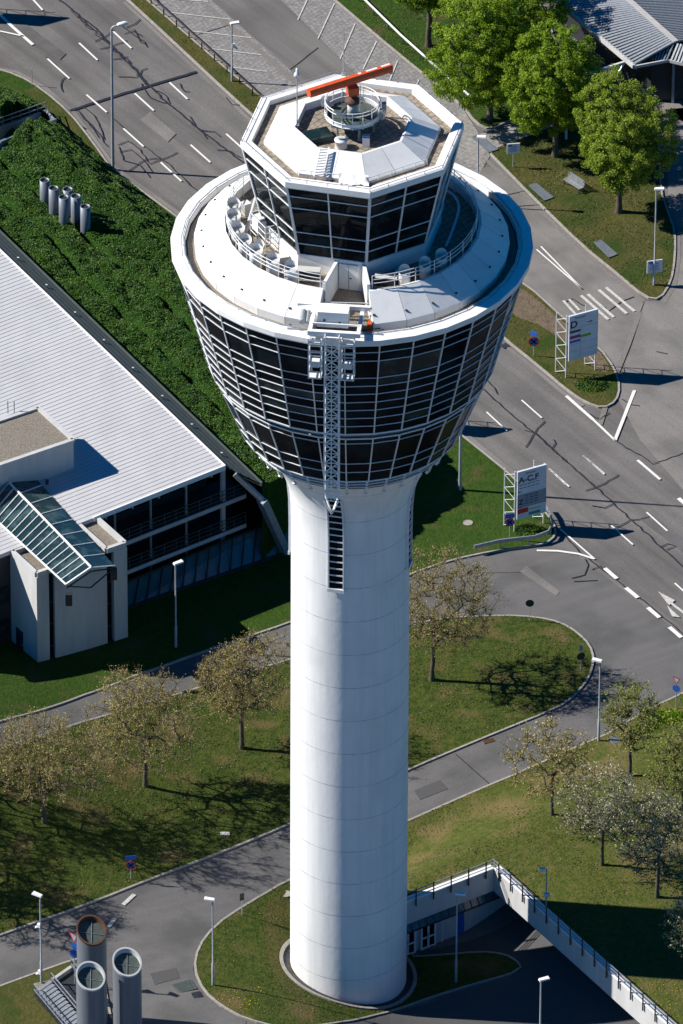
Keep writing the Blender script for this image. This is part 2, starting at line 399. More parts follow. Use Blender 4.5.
# 7 right lawn: bounded by the two retaining walls
ZW = 1.4
WA = at(400, 905.5, ZW); WB = at(494, 869, ZW); WC = at(560, 928.5, ZW)
wd = (WC-WB).normalized(); WD = WB + wd*34
pts7 = [on(x, y, H2) for x, y in KERB_B[1:]]
p_out = [Vector((WD.x+25, WD.y, 0)), Vector((pts7[-1].x+14, pts7[-1].y, 0))]
k7 = [Vector((p.x, p.y, 0)) for p in pts7]
poly7 = [Vector((WA.x, WA.y, 0)), Vector((WB.x, WB.y, 0)), Vector((WD.x, WD.y, 0)), p_out[0], p_out[1]] + k7[::-1]
sheet('lawn_above_ramp', poly7, H2, .10, grassr)
ribbon(kb, k7, .16, H2, -.05, .125)
tag(kb.build('kerb', kerbm), kind='structure')

# bare soil patches along lawns (thin draped sheets)
def patch(name, px, fn, off, mat, it=2):
    return sheet(name, chaikin(W(px, fn), it), fn, off, mat)
patch('soil_ring', [(262, 905), (290, 885), (296, 940), (296, 985), (310, 1000), (290, 995), (272, 975), (264, 940)], H, .118, grassd)
patch('soil_edge', [(505, 296), (520, 285), (566, 326), (600, 352), (612, 372), (600, 374), (575, 352), (540, 325), (512, 318)], H, .118, soil)
patch('gravel_bed', [(50, 982), (72, 968), (86, 965), (84, 992), (60, 1000), (28, 985)], H, .118, gravel, 1)

vg = MB(); ribbon(vg, W([(30, 90), (66, 120), (108, 177), (171, 222), (286, 309), (396, 393), (458, 442)]), 1.1, H, .118); tag(vg.build('dry_verge', grassd), kind='structure')
# paving
sheet('parking_strip', W([(150, 0), (263, 98), (330, 156), (345, 148), (290, 70), (211, 0), (190, -18), (132, -18)]), H, .016, parkm)
sheet('parking_lane', W([(211, 0), (284, 66), (360, 140), (400, 140), (350, 68), (281, 0), (262, -18), (190, -18)]), H, .006, asph)
sheet('parking_strip', W([(281, 0), (350, 68), (420, 150), (470, 190), (490, 156), (479, 134), (463, 109), (400, 58), (334, 2), (312, -18), (262, -18)]), H, .016, parkm)
sheet('footpath', W([(463, 109), (479, 134), (494, 132), (520, 123), (562, 108), (600, 90), (600, 97), (565, 124), (522, 138), (498, 147), (486, 152), (478, 168), (440, 150)]), H, .026, pathm)
sheet('slip_road', W([(400, 150), (478, 168), (500, 166), (529, 196), (582, 248), (618, 277), (645, 300), (640, 312), (612, 388), (617, 372), (599, 347), (569, 323), (524, 282), (420, 214), (330, 150)]), H, .010, asphl)
sheet('side_road', W([(663, 110), (669, 212), (677, 232), (677, 258), (673, 284), (662, 302), (645, 301), (640, 320), (616, 395), (640, 440), (683, 490), (760, 560), (760, 100)]), H, .020, asphl)
sheet('service_road', W([(-60, 745), (0, 724), (110, 685), (206, 652), (300, 621), (380, 589), (430, 568), (475, 556), (550, 546), (570, 550), (610, 580), (683, 635), (760, 680), (683, 693), (649, 709), (607, 735), (516, 775), (407, 822), (350, 848), (290, 879), (246, 905), (215, 926), (195, 955), (193, 970), (204, 993), (246, 1021), (246, 1100), (120, 1100), (108, 1006), (103, 975), (92, 957), (44, 971), (0, 987), (-60, 1010)]), H, .003, asphd)
sheet('courtyard_paving', W([(408, 975), (420, 952), (520, 918), (560, 935), (620, 960), (780, 1060), (660, 1090), (380, 1090), (300, 1034), (387, 1013), (524, 970)]), H, .014, asph_shade_repair)  # courtyard shadow is put into this dark asphalt colour
# floor of the driveway under the lawn
# gutter strips
gm = MB()
def px_strip(mb, px, w, off, fn=H, closed=False):
    ribbon(mb, W(px, fn), w, fn, off, closed=closed)
px_strip(gm, [(486, 160), (527, 197), (580, 249.5), (616, 279), (644, 302)], .35, .034)
px_strip(gm, [(206, 6), (284, 72), (330, 114)], .55, .034)
px_strip(gm, [(640, 312), (628, 345), (612, 385), (600, 425)], .40, .034)
px_strip(gm, [(677, 235), (677.5, 258), (674, 284), (663, 303)], .5, .034)
tag(gm.build('gutter', gutterm), kind='structure')
gs = MB()
for q, w in (([(-40, 62), (16, 72), (45, 88), (74, 113), (95, 141), (115, 168), (178, 213), (292, 300), (402, 384), (466, 435), (519, 478), (545, 508)], .40), ([(124, 2), (250, 120), (377, 232), (501, 342), (536, 370), (563, 393), (583, 406)], .34)):
    px_strip(gs, q, w, .020)
tag(gs.build('gutter_strip', asphl), kind='structure')
for k, (px, mt) in enumerate((([(520, 572), (556, 596), (560, 592), (526, 566)], asphl), ([(640, 520), (700, 566), (706, 556), (648, 512)], asphd), ([(10, 95-70), (60, 60), (66, 54), (18, 18)], asphd), ([(140, 300-180), (168, 142), (176, 134), (150, 112)], asphl), ([(420, 800), (448, 789), (440, 780), (414, 791)], asph_shade_repair), ([(155, 985), (180, 978), (176, 968), (150, 974)], asph_shade_repair))):
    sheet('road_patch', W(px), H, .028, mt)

# ------------------------------------------------------------------ painted markings
mk = MB(); mw = MB()
def dash(a, b, w=.15, m=None): px_strip(m if m is not None else mk, [a, b], w, .066)
z1 = lambda x, y: (x/2.277, y/2.277)
for a, b in [((75, 0), (97, 24)), ((180, 99), (222, 138)), ((108, 135), (158, 180)), ((258, 73), (299, 111)), ((197, 217), (243, 257)),
             ((307, 214), (350, 253)), ((386, 189), (427, 227)), ((281, 294), (327, 335)), ((366, 371), (413, 414)), ((434, 331), (479, 371)), ((515, 306), (556, 343))]:
    dash(z1(*a), z1(*b), .16)
for a, b in [((0, 35), (28, 62)), ((28, 62), (75, 103))]: dash(z1(*a), z1(*b), .28)
dash(z1(0, 72), z1(55, 84), .18)
z4 = lambda x, y: (480+x/3.365, 250+y/3.365)
for a, b in [((22, 547), (90, 610)), ((140, 507), (208, 567)), ((348, 694), (418, 757)), ((232, 738), (290, 792))]: dash(z4(*a), z4(*b), .13)
dash(z4(290, 493), z4(380, 572), .26); dash(z4(380, 572), z4(454, 642), .20); dash(z4(454, 642), z4(520, 474), .26); dash(z4(530, 709), z4(606, 774), .22)
dash(z4(190, 0), z4(345, 134), .13); dash(z4(205, -10), z4(345, 134), .13)
for a, b in [((340, 155), (432, 236)), ((362, 150), (450, 228)), ((400, 136), (494, 216)), ((424, 128), (520, 208))]: dash(z4(*a), z4(*b), .26, mw)
dash(z4(280, 172), z4(328, 225), .22, mw); dash(z4(300, 168), z4(335, 205), .22, mw)
z5 = lambda x, y: (400+x/2.413, 430+y/2.413)
for a, b in [((360, 95), (408, 138)), ((442, 63), (493, 107)), ((595, 200), (645, 245)), ((510, 232), (562, 278)), ((663, 371), (700, 404)), ((386, 240), (470, 313))]: dash(z5(*a), z5(*b), .14)
for a, b in [((494, 335), (523, 360)), ((545, 382), (574, 406)), ((598, 430), (626, 454)), ((650, 477), (679, 502)), ((672, 166), (700, 190))]: dash(z5(*a), z5(*b), .34)
px_strip(mk, [z5(x, y) for x, y in ((330, 292), (380, 293), (430, 300), (468, 312))], .22, .066)
# straight-or-right arrow
px_strip(mw, [(664, 597), (674, 606), (690, 618)], .22, .066)
ar = W([(658, 592), (675, 601), (669, 606)]); mw.add([(p.x, p.y, .066) for p in ar], [(0, 2, 1)])
ar = W([(667, 606), (672, 617), (680, 618)]); mw.add([(p.x, p.y, .066) for p in ar], [(0, 1, 2)])
# lower-left dashes
for a, b in [((280, 650), (306, 626)), ((247, 700), (262, 680))]: dash((a[0]/2.277, 620+a[1]/2.277), (b[0]/2.277, 620+b[1]/2.277), .3, mw)
# parking bay lines
z6 = lambda x, y: (120+x/4.879, y/4.879)
for a, b in [((238, 63), (540, 97)), ((330, 152), (640, 187)), ((440, 240), (690, 270)), ((540, 330), (720, 352)), ((150, -10), (430, 10))]: dash(z6(*a), z6(*b), .11, mw)
z2 = lambda x, y: (240+x/2.439, y/2.439)
for a, b in [((166, -4), (141, 50)), ((230, 10), (190, 96)), ((281, 58), (244, 145)), ((333, 102), (300, 170)), ((384, 150), (362, 204)), ((436, 196), (418, 240))]: dash(z2(*a), z2(*b), .11, mw)
tag(mk.build('road_markings', paint), kind='structure'); tag(mw.build('worn_markings', paintw), kind='structure')

# ------------------------------------------------------------------ tar seams and cracks
tm = MB()
def seam(px, w, jit=.5, amp=.04):
    w *= .72
    pts = W(px); out = [Vector((p.x, p.y, 0)) for p in pts]; out = dens(out, False, .5)
    out = [p+Vector((rnd.gauss(0, amp*jit*2), rnd.gauss(0, amp*jit*2), 0)) for p in out]
    ribbon(tm, out, w, H, .044+rnd.random()*.004)
seam([(53, -5), (95, 28), (147, 83), (168, 104), (205, 134), (242, 162)], .22)
for s in range(3): seam([(70+s*5, 10+s*5), (98+s*2, 34+s*3), (120+s*2, 56), (146, 84-s)], .10, amp=.12)
seam([(480, 387), (510, 413), (535, 434), (561, 458), (584, 477), (632, 521), (683, 567), (720, 600)], .17)
seam([(524, 430), (537, 434), (595, 488)], .08)
seam([(70, 111), (110, 98), (150, 86), (197, 72)], .42, amp=.02)
seam([(112, 118), (140, 143), (170, 166), (193, 187)], .12)
def squiggle(px, w=.13): seam(px, w, amp=.05)
for q in [[(46, 57), (58, 68), (66, 77), (60, 84), (62, 92)], [(142, 84), (150, 98), (163, 103), (170, 104), (164, 94), (154, 90), (145, 84)],
          [(78, 111), (88, 122), (98, 132), (106, 146)], [(84, 108), (94, 116), (102, 130), (104, 140)], [(80, 114), (90, 126), (99, 138)],
          [(118, 147), (124, 160), (140, 165), (150, 178)], [(120, 152), (132, 150), (143, 160), (152, 172)], [(118, 145), (128, 141), (140, 150), (150, 165), (177, 153)], [(130, 170), (146, 160), (160, 158)],
          [(120, 25), (130, 33), (144, 42), (148, 48)], [(124, 34), (134, 32), (142, 36)], [(126, 28), (135, 24), (141, 20)], [(135, 30), (140, 42), (146, 44)],
          [(100, 50), (118, 44), (128, 40)], [(112, 60), (128, 57)], [(96, 42), (106, 36), (114, 30)], [(118, 77), (136, 78), (146, 68)], [(180, 84), (185, 92), (190, 92)],
          [(226, 97), (232, 105), (240, 105)], [(190, 117), (198, 130), (208, 138)], [(200, 130), (214, 132), (220, 137)], [(218, 150), (232, 152), (240, 158)], [(183, 178), (190, 186), (197, 190)],
          [(526, 448), (535, 432), (545, 421)], [(552, 450), (556, 444), (554, 440)], [(478, 382), (486, 380), (494, 388), (497, 394)], [(586, 491), (604, 484), (620, 475)], [(593, 506), (604, 508), (614, 504)],
          [(616, 528), (630, 520), (646, 519), (652, 516)], [(660, 548), (668, 544), (676, 547), (666, 550)], [(592, 570), (600, 566), (606, 572)], [(572, 579), (585, 575), (589, 565), (585, 560)], [(574, 582), (597, 581)],
          [(616, 442), (640, 456), (652, 464), (690, 452)], [(590, 414), (600, 420), (609, 413)], [(563, 303), (572, 299), (586, 307)], [(600, 305), (608, 312), (618, 304), (634, 297)],
          [(622, 400), (630, 405), (640, 406)], [(656, 352), (668, 354)]]:
    squiggle(q)
seam([(545, 517), (560, 532), (580, 552), (600, 568), (640, 598), (683, 634)], .14)
seam([(404, 580), (470, 573), (520, 573)], .05)
for q in [[(455, 754), (489, 784)], [(513, 207), (540, 205)], [(508, 195), (530, 190)], [(290, 70), (318, 48)], [(198, 35), (240, 22)]]: seam(q, .10, amp=.01)
tag(tm.build('tar_seams', tar), kind='structure')

# ------------------------------------------------------------------ manhole / drain covers
def cover(px, py, w, l, rz, label, fn=H, mat=darkm, off=.012, round_=False, name='drain_cover'):
    c = on(px, py, fn); m = MB()
    if round_: m.lathe([(0, .0), (w/2-.05, .0), (w/2-.05, .012), (w/2, .012), (w/2, -.03)][::-1], 20, smooth=False)
    else:
        m.box((0, 0, 0), (w, l, .04)); n = max(3, int(l/.12))
        for k in range(n): m.box((0, -l/2+(k+.5)*l/n, .028), (w*.86, l/n*.45, .016))
    o = m.build(name, mat); o.location = (c.x, c.y, c.z+off); o.rotation_euler = (0, 0, rz)
    return tag(o, label, 'drain cover')
dr = R_(-48)
cover(82, 129, .6, .6, dr, 'small dark drain grate at the lawn kerb of the main road')
cover(505, 346, .6, .6, dr, 'small dark drain grate in the gutter below the no-stopping sign')
cover(475, 553, .5, .5, dr, 'small drain grate on the service road behind the guard rail')
cover(489, 741, .9, .5, R_(20), 'rusty brown drain grate in the curb lane of the exit road', mat=brown)
cover(197, 995, .7, .7, R_(20), 'dark drain grate at the kerb of the tower island')
cover(184, 987, 1.6, 1.2, R_(25), 'dark square utility cover in the curving access road', mat=slate)
cover(286, 895, .8, .8, 0, 'pale round manhole lid at the upper tip of the tower island', mat=kerbm, off=.13, round_=True, name='manhole_lid')
cover(468, 524, .75, .75, 0, 'pale round manhole lid in the lawn behind the tower', mat=kerbm, off=.13, round_=True, name='manhole_lid')
cover(225, 835, .7, .4, 0, 'small pale lid in the shaded lawn left of the tower', mat=conc_l, off=.13, name='manhole_lid')
def pgrate(px, label):
    p = [on(x, y, H) for x, y in px]; m = MB(); z = .15
    m.add([(q.x, q.y, z) for q in p], [(0, 1, 2, 3)])
    for k in range(1, 9):
        a = p[0].lerp(p[1], k/9); b = p[3].lerp(p[2], k/9); m.bar((a.x, a.y, z+.02), (b.x, b.y, z+.02), .04, .04)
    for i in range(4): m.bar((p[i].x, p[i].y, z+.02), (p[(i+1) % 4].x, p[(i+1) % 4].y, z+.02), .08, .05)
    o = m.build('shaft_grate', pipem)
    for pl in o.data.polygons: pass
    tag(o, label, 'shaft grate')
pgrate([(529, 187), (536, 185), (553, 199), (545, 202)], 'blue grey slatted grate beside the kerb above the slip road, left of two')
pgrate([(594, 244), (601, 242), (617, 256), (609, 259)], 'blue grey slatted grate beside the kerb left of the white info board')
pgrate([(472, 139), (479, 136), (498, 151), (489, 154)], 'dark grate panel set in the footpath by the thin lamp')
pgrate([(608, 741), (616, 738), (634, 757), (626, 760)], 'blue grey grate in the lawn behind the green young tree')

# ------------------------------------------------------------------ CONTROL TOWER
TH0 = R_(-13.5)
tower = thing('control_tower', 'tall white airport control tower with a glazed funnel head and octagonal cab', 'control tower', (0, 0, 0))
def TP(name, mb, mats): return mb.build(name, mats, tower)
# shaft with flare (profile r(z))
PROF = [(4.20, -6), (4.20, 10), (4.18, 25), (4.17, 36), (4.20, 38), (4.33, 39.4), (4.55, 40.3), (4.95, 41.3), (5.45, 42.2), (6.0, 43.0), (6.55, 43.7), (6.7, 44.2)]
def rprof(z):
    for (r0, z0), (r1, z1) in zip(PROF, PROF[1:]):
        if z0 <= z <= z1: return r0+(r1-r0)*(z-z0)/(z1-z0)
    return PROF[-1][0]
m = MB()
m.lathe([(r, z) for r, z in PROF if -6 <= z], 128, smooth=True)
m.lathe([(6.7, 44.2), (0, 44.25)], 32, smooth=False)
sh = TP('shaft', m, shaftm)
m = MB()
for k in range(17):
    z = k*2.85-3.6
    if z < 43: m.lathe([(rprof(z-.025)+.004, z-.025), (rprof(z)+.006, z), (rprof(z+.025)+.004, z+.025)], 128)
m.build('joints', jointm, sh)
# recess tracks (vertical window slots) following the shaft profile
for q in range(4):
    th = TH0+q*PI/2; hw = .50
    m = MB(); zz = [33.4+i*(41.6-33.4)/24 for i in range(25)]
    c, s = math.cos(th), math.sin(th)
    def SP(u, z, o): # u sideways, o outward from the profile
        r = rprof(z)+o
        return Vector((r*s+u*c, -r*c+u*s, z))
    def back(u, z): return SP(u, z, 0.012-.0)
    for a, b in zip(zz, zz[1:]): m.quad(SP(-hw, a, .03), SP(hw, a, .03), SP(hw, b, .03), SP(-hw, b, .03), 0)
    slot = TP('shaft_window', m, glass)
    f = MB()
    for sd in (-1, 1):
        for a, b in zip(zz, zz[1:]): f.bar(SP(sd*(hw+.04), a, .06), SP(sd*(hw+.04), b, .06), .10, .20, 0, up=(s, -c, 0))
    n = 14
    for k in range(n+1):
        z = 33.4+k*(41.4-33.4)/n; f.bar(SP(-hw, z, .07), SP(hw, z, .07), .055, .10)
    f.bar(SP(-hw-.1, 33.3, .14), SP(hw+.1, 33.3, .14), .12, .28)
    f.build('window_frame', trimm, slot)

# foot ring following the ground
m = MB(); n = 72; vs = []
for k in range(n):
    a = 2*PI*k/n
    for r in (4.72, 4.98):
        q = P(a, r, 0); vs.append((q.x, q.y, H(q.x, q.y)+.22))
    for r in (4.72, 4.98):
        q = P(a, r, 0); vs.append((q.x, q.y, H(q.x, q.y)-.5))
m.add(vs, [t for k in range(n) for k2 in [(k+1) % n] for t in ((k*4, k*4+1, k2*4+1, k2*4), (k*4+1, k*4+3, k2*4+3, k2*4+1), (k*4+2, k*4, k2*4, k2*4+2))])
TP('foot_ring', m, kerbm)
m = MB(); vs = []
for k in range(n):
    a = 2*PI*k/n
    for r in (4.15, 4.74): q = P(a, r, 0); vs.append((q.x, q.y, H(q.x, q.y)+.12))
m.add(vs, [(k*2, k*2+1, ((k+1) % n)*2+1, ((k+1) % n)*2) for k in range(n)])
TP('foot_channel', m, darkm)

NS = 32; DA = 2*PI/NS
def ring_pt(k, r, z): return P(TH0+k*DA, r, z)
def facet_block(ztop, rtop, zbot, rbot, rows, gm_, lab, every_mat=None, k_split=None):
    """rows: fractions from the top where horizontal bars sit"""
    for k in range(NS):
        a0, a1 = ring_pt(k, rtop, ztop), ring_pt(k+1, rtop, ztop); b0, b1 = ring_pt(k, rbot, zbot), ring_pt(k+1, rbot, zbot)
        w = MB(); n = len(rows)-1
        for j in range(n):
            f0, f1 = rows[j], rows[j+1]
            mi = 1 if rnd.random() < (.30 if (len(rows) > 7 and j in (2, 5)) or (len(rows) < 7 and j == 1) else .07) else 0
            # tiny individual tilt of each pane
            e = Vector((0, 0, 0)); nrm = (b1-b0).cross(a0-b0).normalized(); t1 = rnd.uniform(-.008, .008); t2 = rnd.uniform(-.008, .008)
            w.quad(b0.lerp(a0, 1-f1)+nrm*t1, b1.lerp(a1, 1-f1)+nrm*t2, b1.lerp(a1, 1-f0)-nrm*t1, b0.lerp(a0, 1-f0)-nrm*t2, mi)
        wo = TP('window', w, gm_)
        fr = MB(); nrm = (b1-b0).cross(a0-b0).normalized()
        fr.bar(b0+nrm*.04, a0+nrm*.04, .085, .09, up=nrm)
        for j, f0 in enumerate(rows):
            p, q = b0.lerp(a0, 1-f0)+nrm*.04, b1.lerp(a1, 1-f0)+nrm*.04
            t = .045 if 0 < j < len(rows)-1 else .12
            fr.bar(p, q, t, .06, up=nrm)
        fr.build('window_frame', trimm, wo)
rows_u = [0, .085, .18, .37, .46, .55, .64, .73, .82, .91, 1.0]
facet_block(59.15, 12.22, 50.35, 9.95, rows_u, [glass, glass2], 'upper')
rows_l = [0, .11, .58, .78, 1.0]
facet_block(49.75, 9.62, 44.95, 7.75, rows_l, [glass, glass2], 'lower')
# soffit between the two glazed blocks, bottom soffit, louvre ring, brackets
m = MB(); m.lathe([(9.5, 49.75), (9.58, 50.0), (9.93, 50.3)], NS, smooth=False, rot=TH0); TP('soffit_band', m, steel)
m = MB(); m.lathe([(7.0, 44.85), (7.72, 44.9)], NS, smooth=False, rot=TH0); TP('soffit', m, frame_d)
m = MB(); m.lathe([(6.72, 43.6), (7.02, 44.9)], NS, smooth=False, rot=TH0); lv = TP('louvre_ring', m, frame_d)
m = MB()
for z in (44.0, 44.28, 44.56): m.lathe([(7.12+(z-44)*.25, z-.05), (7.14+(z-44)*.25, z+.02), (7.0, z+.05)], NS, smooth=False, rot=TH0)
m.build('louvre_blades', trimm, lv)
for k in range(NS):
    m = MB(); a = ring_pt(k, 7.35, 44.9); b = ring_pt(k, 6.72, 43.3); m.bar(a, b, .09, .16, up=(b-a).cross(Vector((0, 0, 1))))
    m.bar(b, ring_pt(k, 6.5, 43.05), .2, .2); TP('bracket', m, trimm)

# rim, gutter, walkway
m = MB(); m.lathe([(12.15, 59.1), (12.42, 59.12), (12.5, 59.25), (12.5, 59.62), (11.80, 59.68), (11.78, 59.60), (11.74, 59.60), (11.72, 59.68), (11.50, 59.70), (11.48, 59.25)], NS, smooth=False, rot=TH0)
TP('rim', m, white)
m = MB(); m.lathe([(11.5, 59.27), (11.34, 59.25)], NS, smooth=False, rot=TH0); TP('rim_gutter', m, darkm)
m = MB(); m.lathe([(11.35, 59.30), (10.6, 59.30)], NS, smooth=False, rot=TH0); TP('gravel_walkway', m, gravel)
m = MB(); m.tube([ring_pt(k, 11.62, 59.78) for k in range(NS+1)], .035, 6)
for k in range(0, NS*2): m.bar(ring_pt(k/2, 11.62, 59.66), ring_pt(k/2, 11.62, 59.8), .04)
TP('cable_rail', m, steel)
# drain deck of the pit and floor of the gap
DECK = 60.62
G0, G1 = R_(-12.6), R_(7.6)    # the gap in the cover ring
m = MB(); m.lathe([(8.80, DECK), (5.5, DECK)], 64, a0=G1, a1=2*PI+G0, smooth=False); TP('service_deck', m, deckm)
m = MB(); m.lathe([(10.95, 59.55), (5.0, 59.55)], 16, a0=G0-.05, a1=G1+.05, smooth=False); TP('gap_floor', m, gravel)
# cover panels (each a part, 2 cm joints)
edges = [TH0+DA*k for k in range(NS)]
angs = []
a = G1
nxt = sorted([(e-G1) % (2*PI) for e in edges]); span = (2*PI+G0)-G1
cuts = [0]+[t for t in nxt if .06 < t < span-.06]+[span]
for c0, c1 in zip(cuts, cuts[1:]):
    t0, t1 = G1+c0+.0020, G1+c1-.0020
    def q(r, z): return [P(t0, r, z), P(t1, r, z)]
    m = MB(); A, B, C_, D_, E_ = q(10.85, 59.3), q(10.88, 59.92), q(10.75, 60.02), q(8.95, 61.36), q(8.75, 61.36)
    F_ = q(8.75, DECK-.1)
    for s0, s1 in ((A, B), (B, C_), (C_, D_), (D_, E_), (E_, F_)): m.quad(s0[0], s0[1], s1[1], s1[0])
    m.add([A[0], B[0], C_[0], D_[0], E_[0], F_[0]], [(0, 1, 2, 3, 4, 5)]); m.add([A[1], B[1], C_[1], D_[1], E_[1], F_[1]], [(5, 4, 3, 2, 1, 0)])
    o = TP('cover_panel', m, panelm)
    h = MB(); hp = P(t0+.012, 10.35, 60.34); h.box(hp, (.14, .14, .08), t0, 0)
    h.build('lifting_lug', darkm, o)
# inner curb on top of the pit edge and railing
m = MB()
ra = [G1+.03+(span-.06)*k/96 for k in range(97)]
for h_ in (61.75, 62.05, 62.35): m.tube([P(t, 8.62, h_) for t in ra], .032, 6)
for t in ra[::3]: m.tube([P(t, 8.62, DECK), P(t, 8.62, 62.35)], .032, 6)
TP('railing', m, trimm)
# walls of the gap
cabL, cabR = at(337, 262, 61.6), at(363, 262, 61.6)
def wallbox(a, b, z0, z1, w, name='gap_wall', mat=white):
    m = MB(); a = Vector((a.x, a.y, (z0+z1)/2)); b = Vector((b.x, b.y, (z0+z1)/2)); m.bar(a, b, w, z1-z0); return TP(name, m, mat)
pL, pR = P(G0, 10.7, 0), P(G1, 10.7, 0); pLi, pRi = P(G0, 8.7, 0), P(G1, 8.7, 0)
wallbox(cabL, pLi, 59.5, 61.75, .22); wallbox(cabR, pRi, 59.5, 61.75, .22)
wallbox(pLi, pL, 59.5, 59.95, .12); wallbox(pRi, pR, 59.5, 59.95, .12)
m = MB()
for zz_ in (60.1, 60.6): m.bar(P(G0+.01, 9.3, zz_), P(G1-.01, 9.3, zz_), .06)
for t in (G0+.02, (G0+G1)/2, G1-.02): m.bar(P(t, 9.3, 59.55), P(t, 9.3, 60.62), .06)
TP('gap_barrier', m, trimm)

# ---- cab
def oct_pt(k, r, z): return P(TH0-PI/8+k*PI/4, r, z)   # k=0 -> vertex 8 (front left)
ZB, ZT, RB, RT = 61.85, 68.0, 6.15, 7.55
m = MB()
for k in range(8):
    a, b = oct_pt(k, 6.26, DECK-.05), oct_pt(k+1, 6.26, DECK-.05); c, d = oct_pt(k+1, 6.22, ZB), oct_pt(k, 6.22, ZB)
    z0 = DECK-.05
    if k == 0: a = oct_pt(0, 6.26, 59.5); b = oct_pt(1, 6.26, 59.5)
    m.quad(a, b, c, d); m.quad(d, c, oct_pt(k+1, 6.0, ZB+.02), oct_pt(k, 6.0, ZB+.02))
TP('cab_plinth', m, white)
# door in the front face
f0, f1 = oct_pt(0, 6.27, 59.6), oct_pt(1, 6.27, 59.6)
fd = (f1-f0).normalized(); fn_ = Vector((fd.y, -fd.x, 0))
dl = (cabL-f0).dot(fd)+.12; dr_ = (cabR-f0).dot(fd)-.12
m = MB(); dm = (dl+dr_)/2
for u0, u1 in ((dl+.05, dm-.02), (dm+.02, dr_-.05)):
    p, q = f0+fd*u0+fn_*.05, f0+fd*u1+fn_*.05; m.bar(Vector((p.x, p.y, 60.6)), Vector((q.x, q.y, 60.6)), .05, 2.0)
do = TP('door', m, white)
h = MB(); p = f0+fd*(dm+.15)+fn_*.12; h.box((p.x, p.y, 60.55), (.18, .05, .05), math.atan2(fd.y, fd.x)); h.build('handle', darkm, do)
cab_rows = [0, .13, .30, .66, .83, 1.0]
for k in range(8):
    a0, a1, b0, b1 = oct_pt(k, RT, ZT), oct_pt(k+1, RT, ZT), oct_pt(k, RB, ZB), oct_pt(k+1, RB, ZB)
    nrm = (b1-b0).cross(a0-b0).normalized()
    for hlf in (0, 1):
        A0, A1 = a0.lerp(a1, hlf*.5), a0.lerp(a1, hlf*.5+.5); B0, B1 = b0.lerp(b1, hlf*.5), b0.lerp(b1, hlf*.5+.5)
        w = MB()
        for j in range(5):
            u, v = cab_rows[j], cab_rows[j+1]
            w.quad(B0.lerp(A0, 1-v), B1.lerp(A1, 1-v), B1.lerp(A1, 1-u), B0.lerp(A0, 1-u))
        wo = TP('cab_window', w, cabglass); fr = MB()
        fr.bar(B0+nrm*.04, A0+nrm*.04, .17 if hlf == 0 else .09, .12, up=nrm)
        for j, u in enumerate(cab_rows):
            fr.bar(B0.lerp(A0, 1-u)+nrm*.04, B1.lerp(A1, 1-u)+nrm*.04, .055 if 0 < j < 5 else .14, .07, up=nrm)
        fr.build('window_frame', trimm, wo)
def octring(prof, mb, mi=0):
    mb.lathe(prof, 8, smooth=False, rot=TH0-PI/8, mi=mi)
m = MB(); octring([(7.3, 67.95), (7.62, 67.98), (7.74, 68.05), (7.74, 68.48), (7.66, 68.52), (7.60, 68.46), (7.54, 68.52), (6.98, 68.5), (6.96, 68.1)], m); TP('cab_parapet', m, white)
m = MB(); octring([(7.0, 68.14), (5.9, 68.14)], m); TP('roof_walkway', m, deckm)
m = MB()
for k in range(8):
    for hlf in range(2):
        f0, f1 = hlf*.5+.003, hlf*.5+.497
        def o2(r, z): return [oct_pt(k, r, z).lerp(oct_pt(k+1, r, z), f) for f in (f0, f1)]
        L_ = [o2(6.12, 68.12), o2(6.14, 68.36), o2(6.05, 68.42), o2(4.15, 69.36), o2(3.98, 69.36), o2(3.98, 68.7)]
        m2 = MB()
        for s0, s1 in zip(L_, L_[1:]): m2.quad(s0[0], s0[1], s1[1], s1[0])
        TP('roof_panel', m2, panelm)
m = MB(); octring([(4.02, 68.78), (0, 68.80)], m); TP('roof_deck', m, deckm)
# rail along the front of the sloping roof panels
m = MB(); p0, p1, p2 = oct_pt(0, 6.3, 68.75), oct_pt(1, 6.3, 68.75), oct_pt(2, 6.3, 68.75)
m.tube([p0, p1, p2], .03, 6)
for a, b in ((p0, p1), (p1, p2)):
    for k in range(6): q = a.lerp(b, k/5); m.tube([q, q-Vector((0, 0, .45))], .025, 5)
TP('roof_rail', m, trimm)
m = MB(); octring([(7.66, 68.75), (7.64, 68.79)], m); 
for k in range(8):
    for j in range(4): q = oct_pt(k, 7.65, 68.5).lerp(oct_pt(k+1, 7.65, 68.5), j/4); m.bar(q, q+Vector((0, 0, .27)), .04)
TP('parapet_rail', m, steel)
# ladder and the pale tarpaulin on the roof slope
m = MB(); pa, pb = at(314, 178, 68.5), at(320, 150, 69.5); w_ = Vector((.62, .1, 0))
for s_ in (0, 1): m.bar(pa+w_*s_+Vector((0, 0, .1)), pb+w_*s_+Vector((0, 0, .15)), .09)
for k in range(10): q = pa.lerp(pb, (k+.5)/10)+Vector((0, 0, .13)); m.bar(q, q+w_, .09)
TP('roof_ladder', m, white)

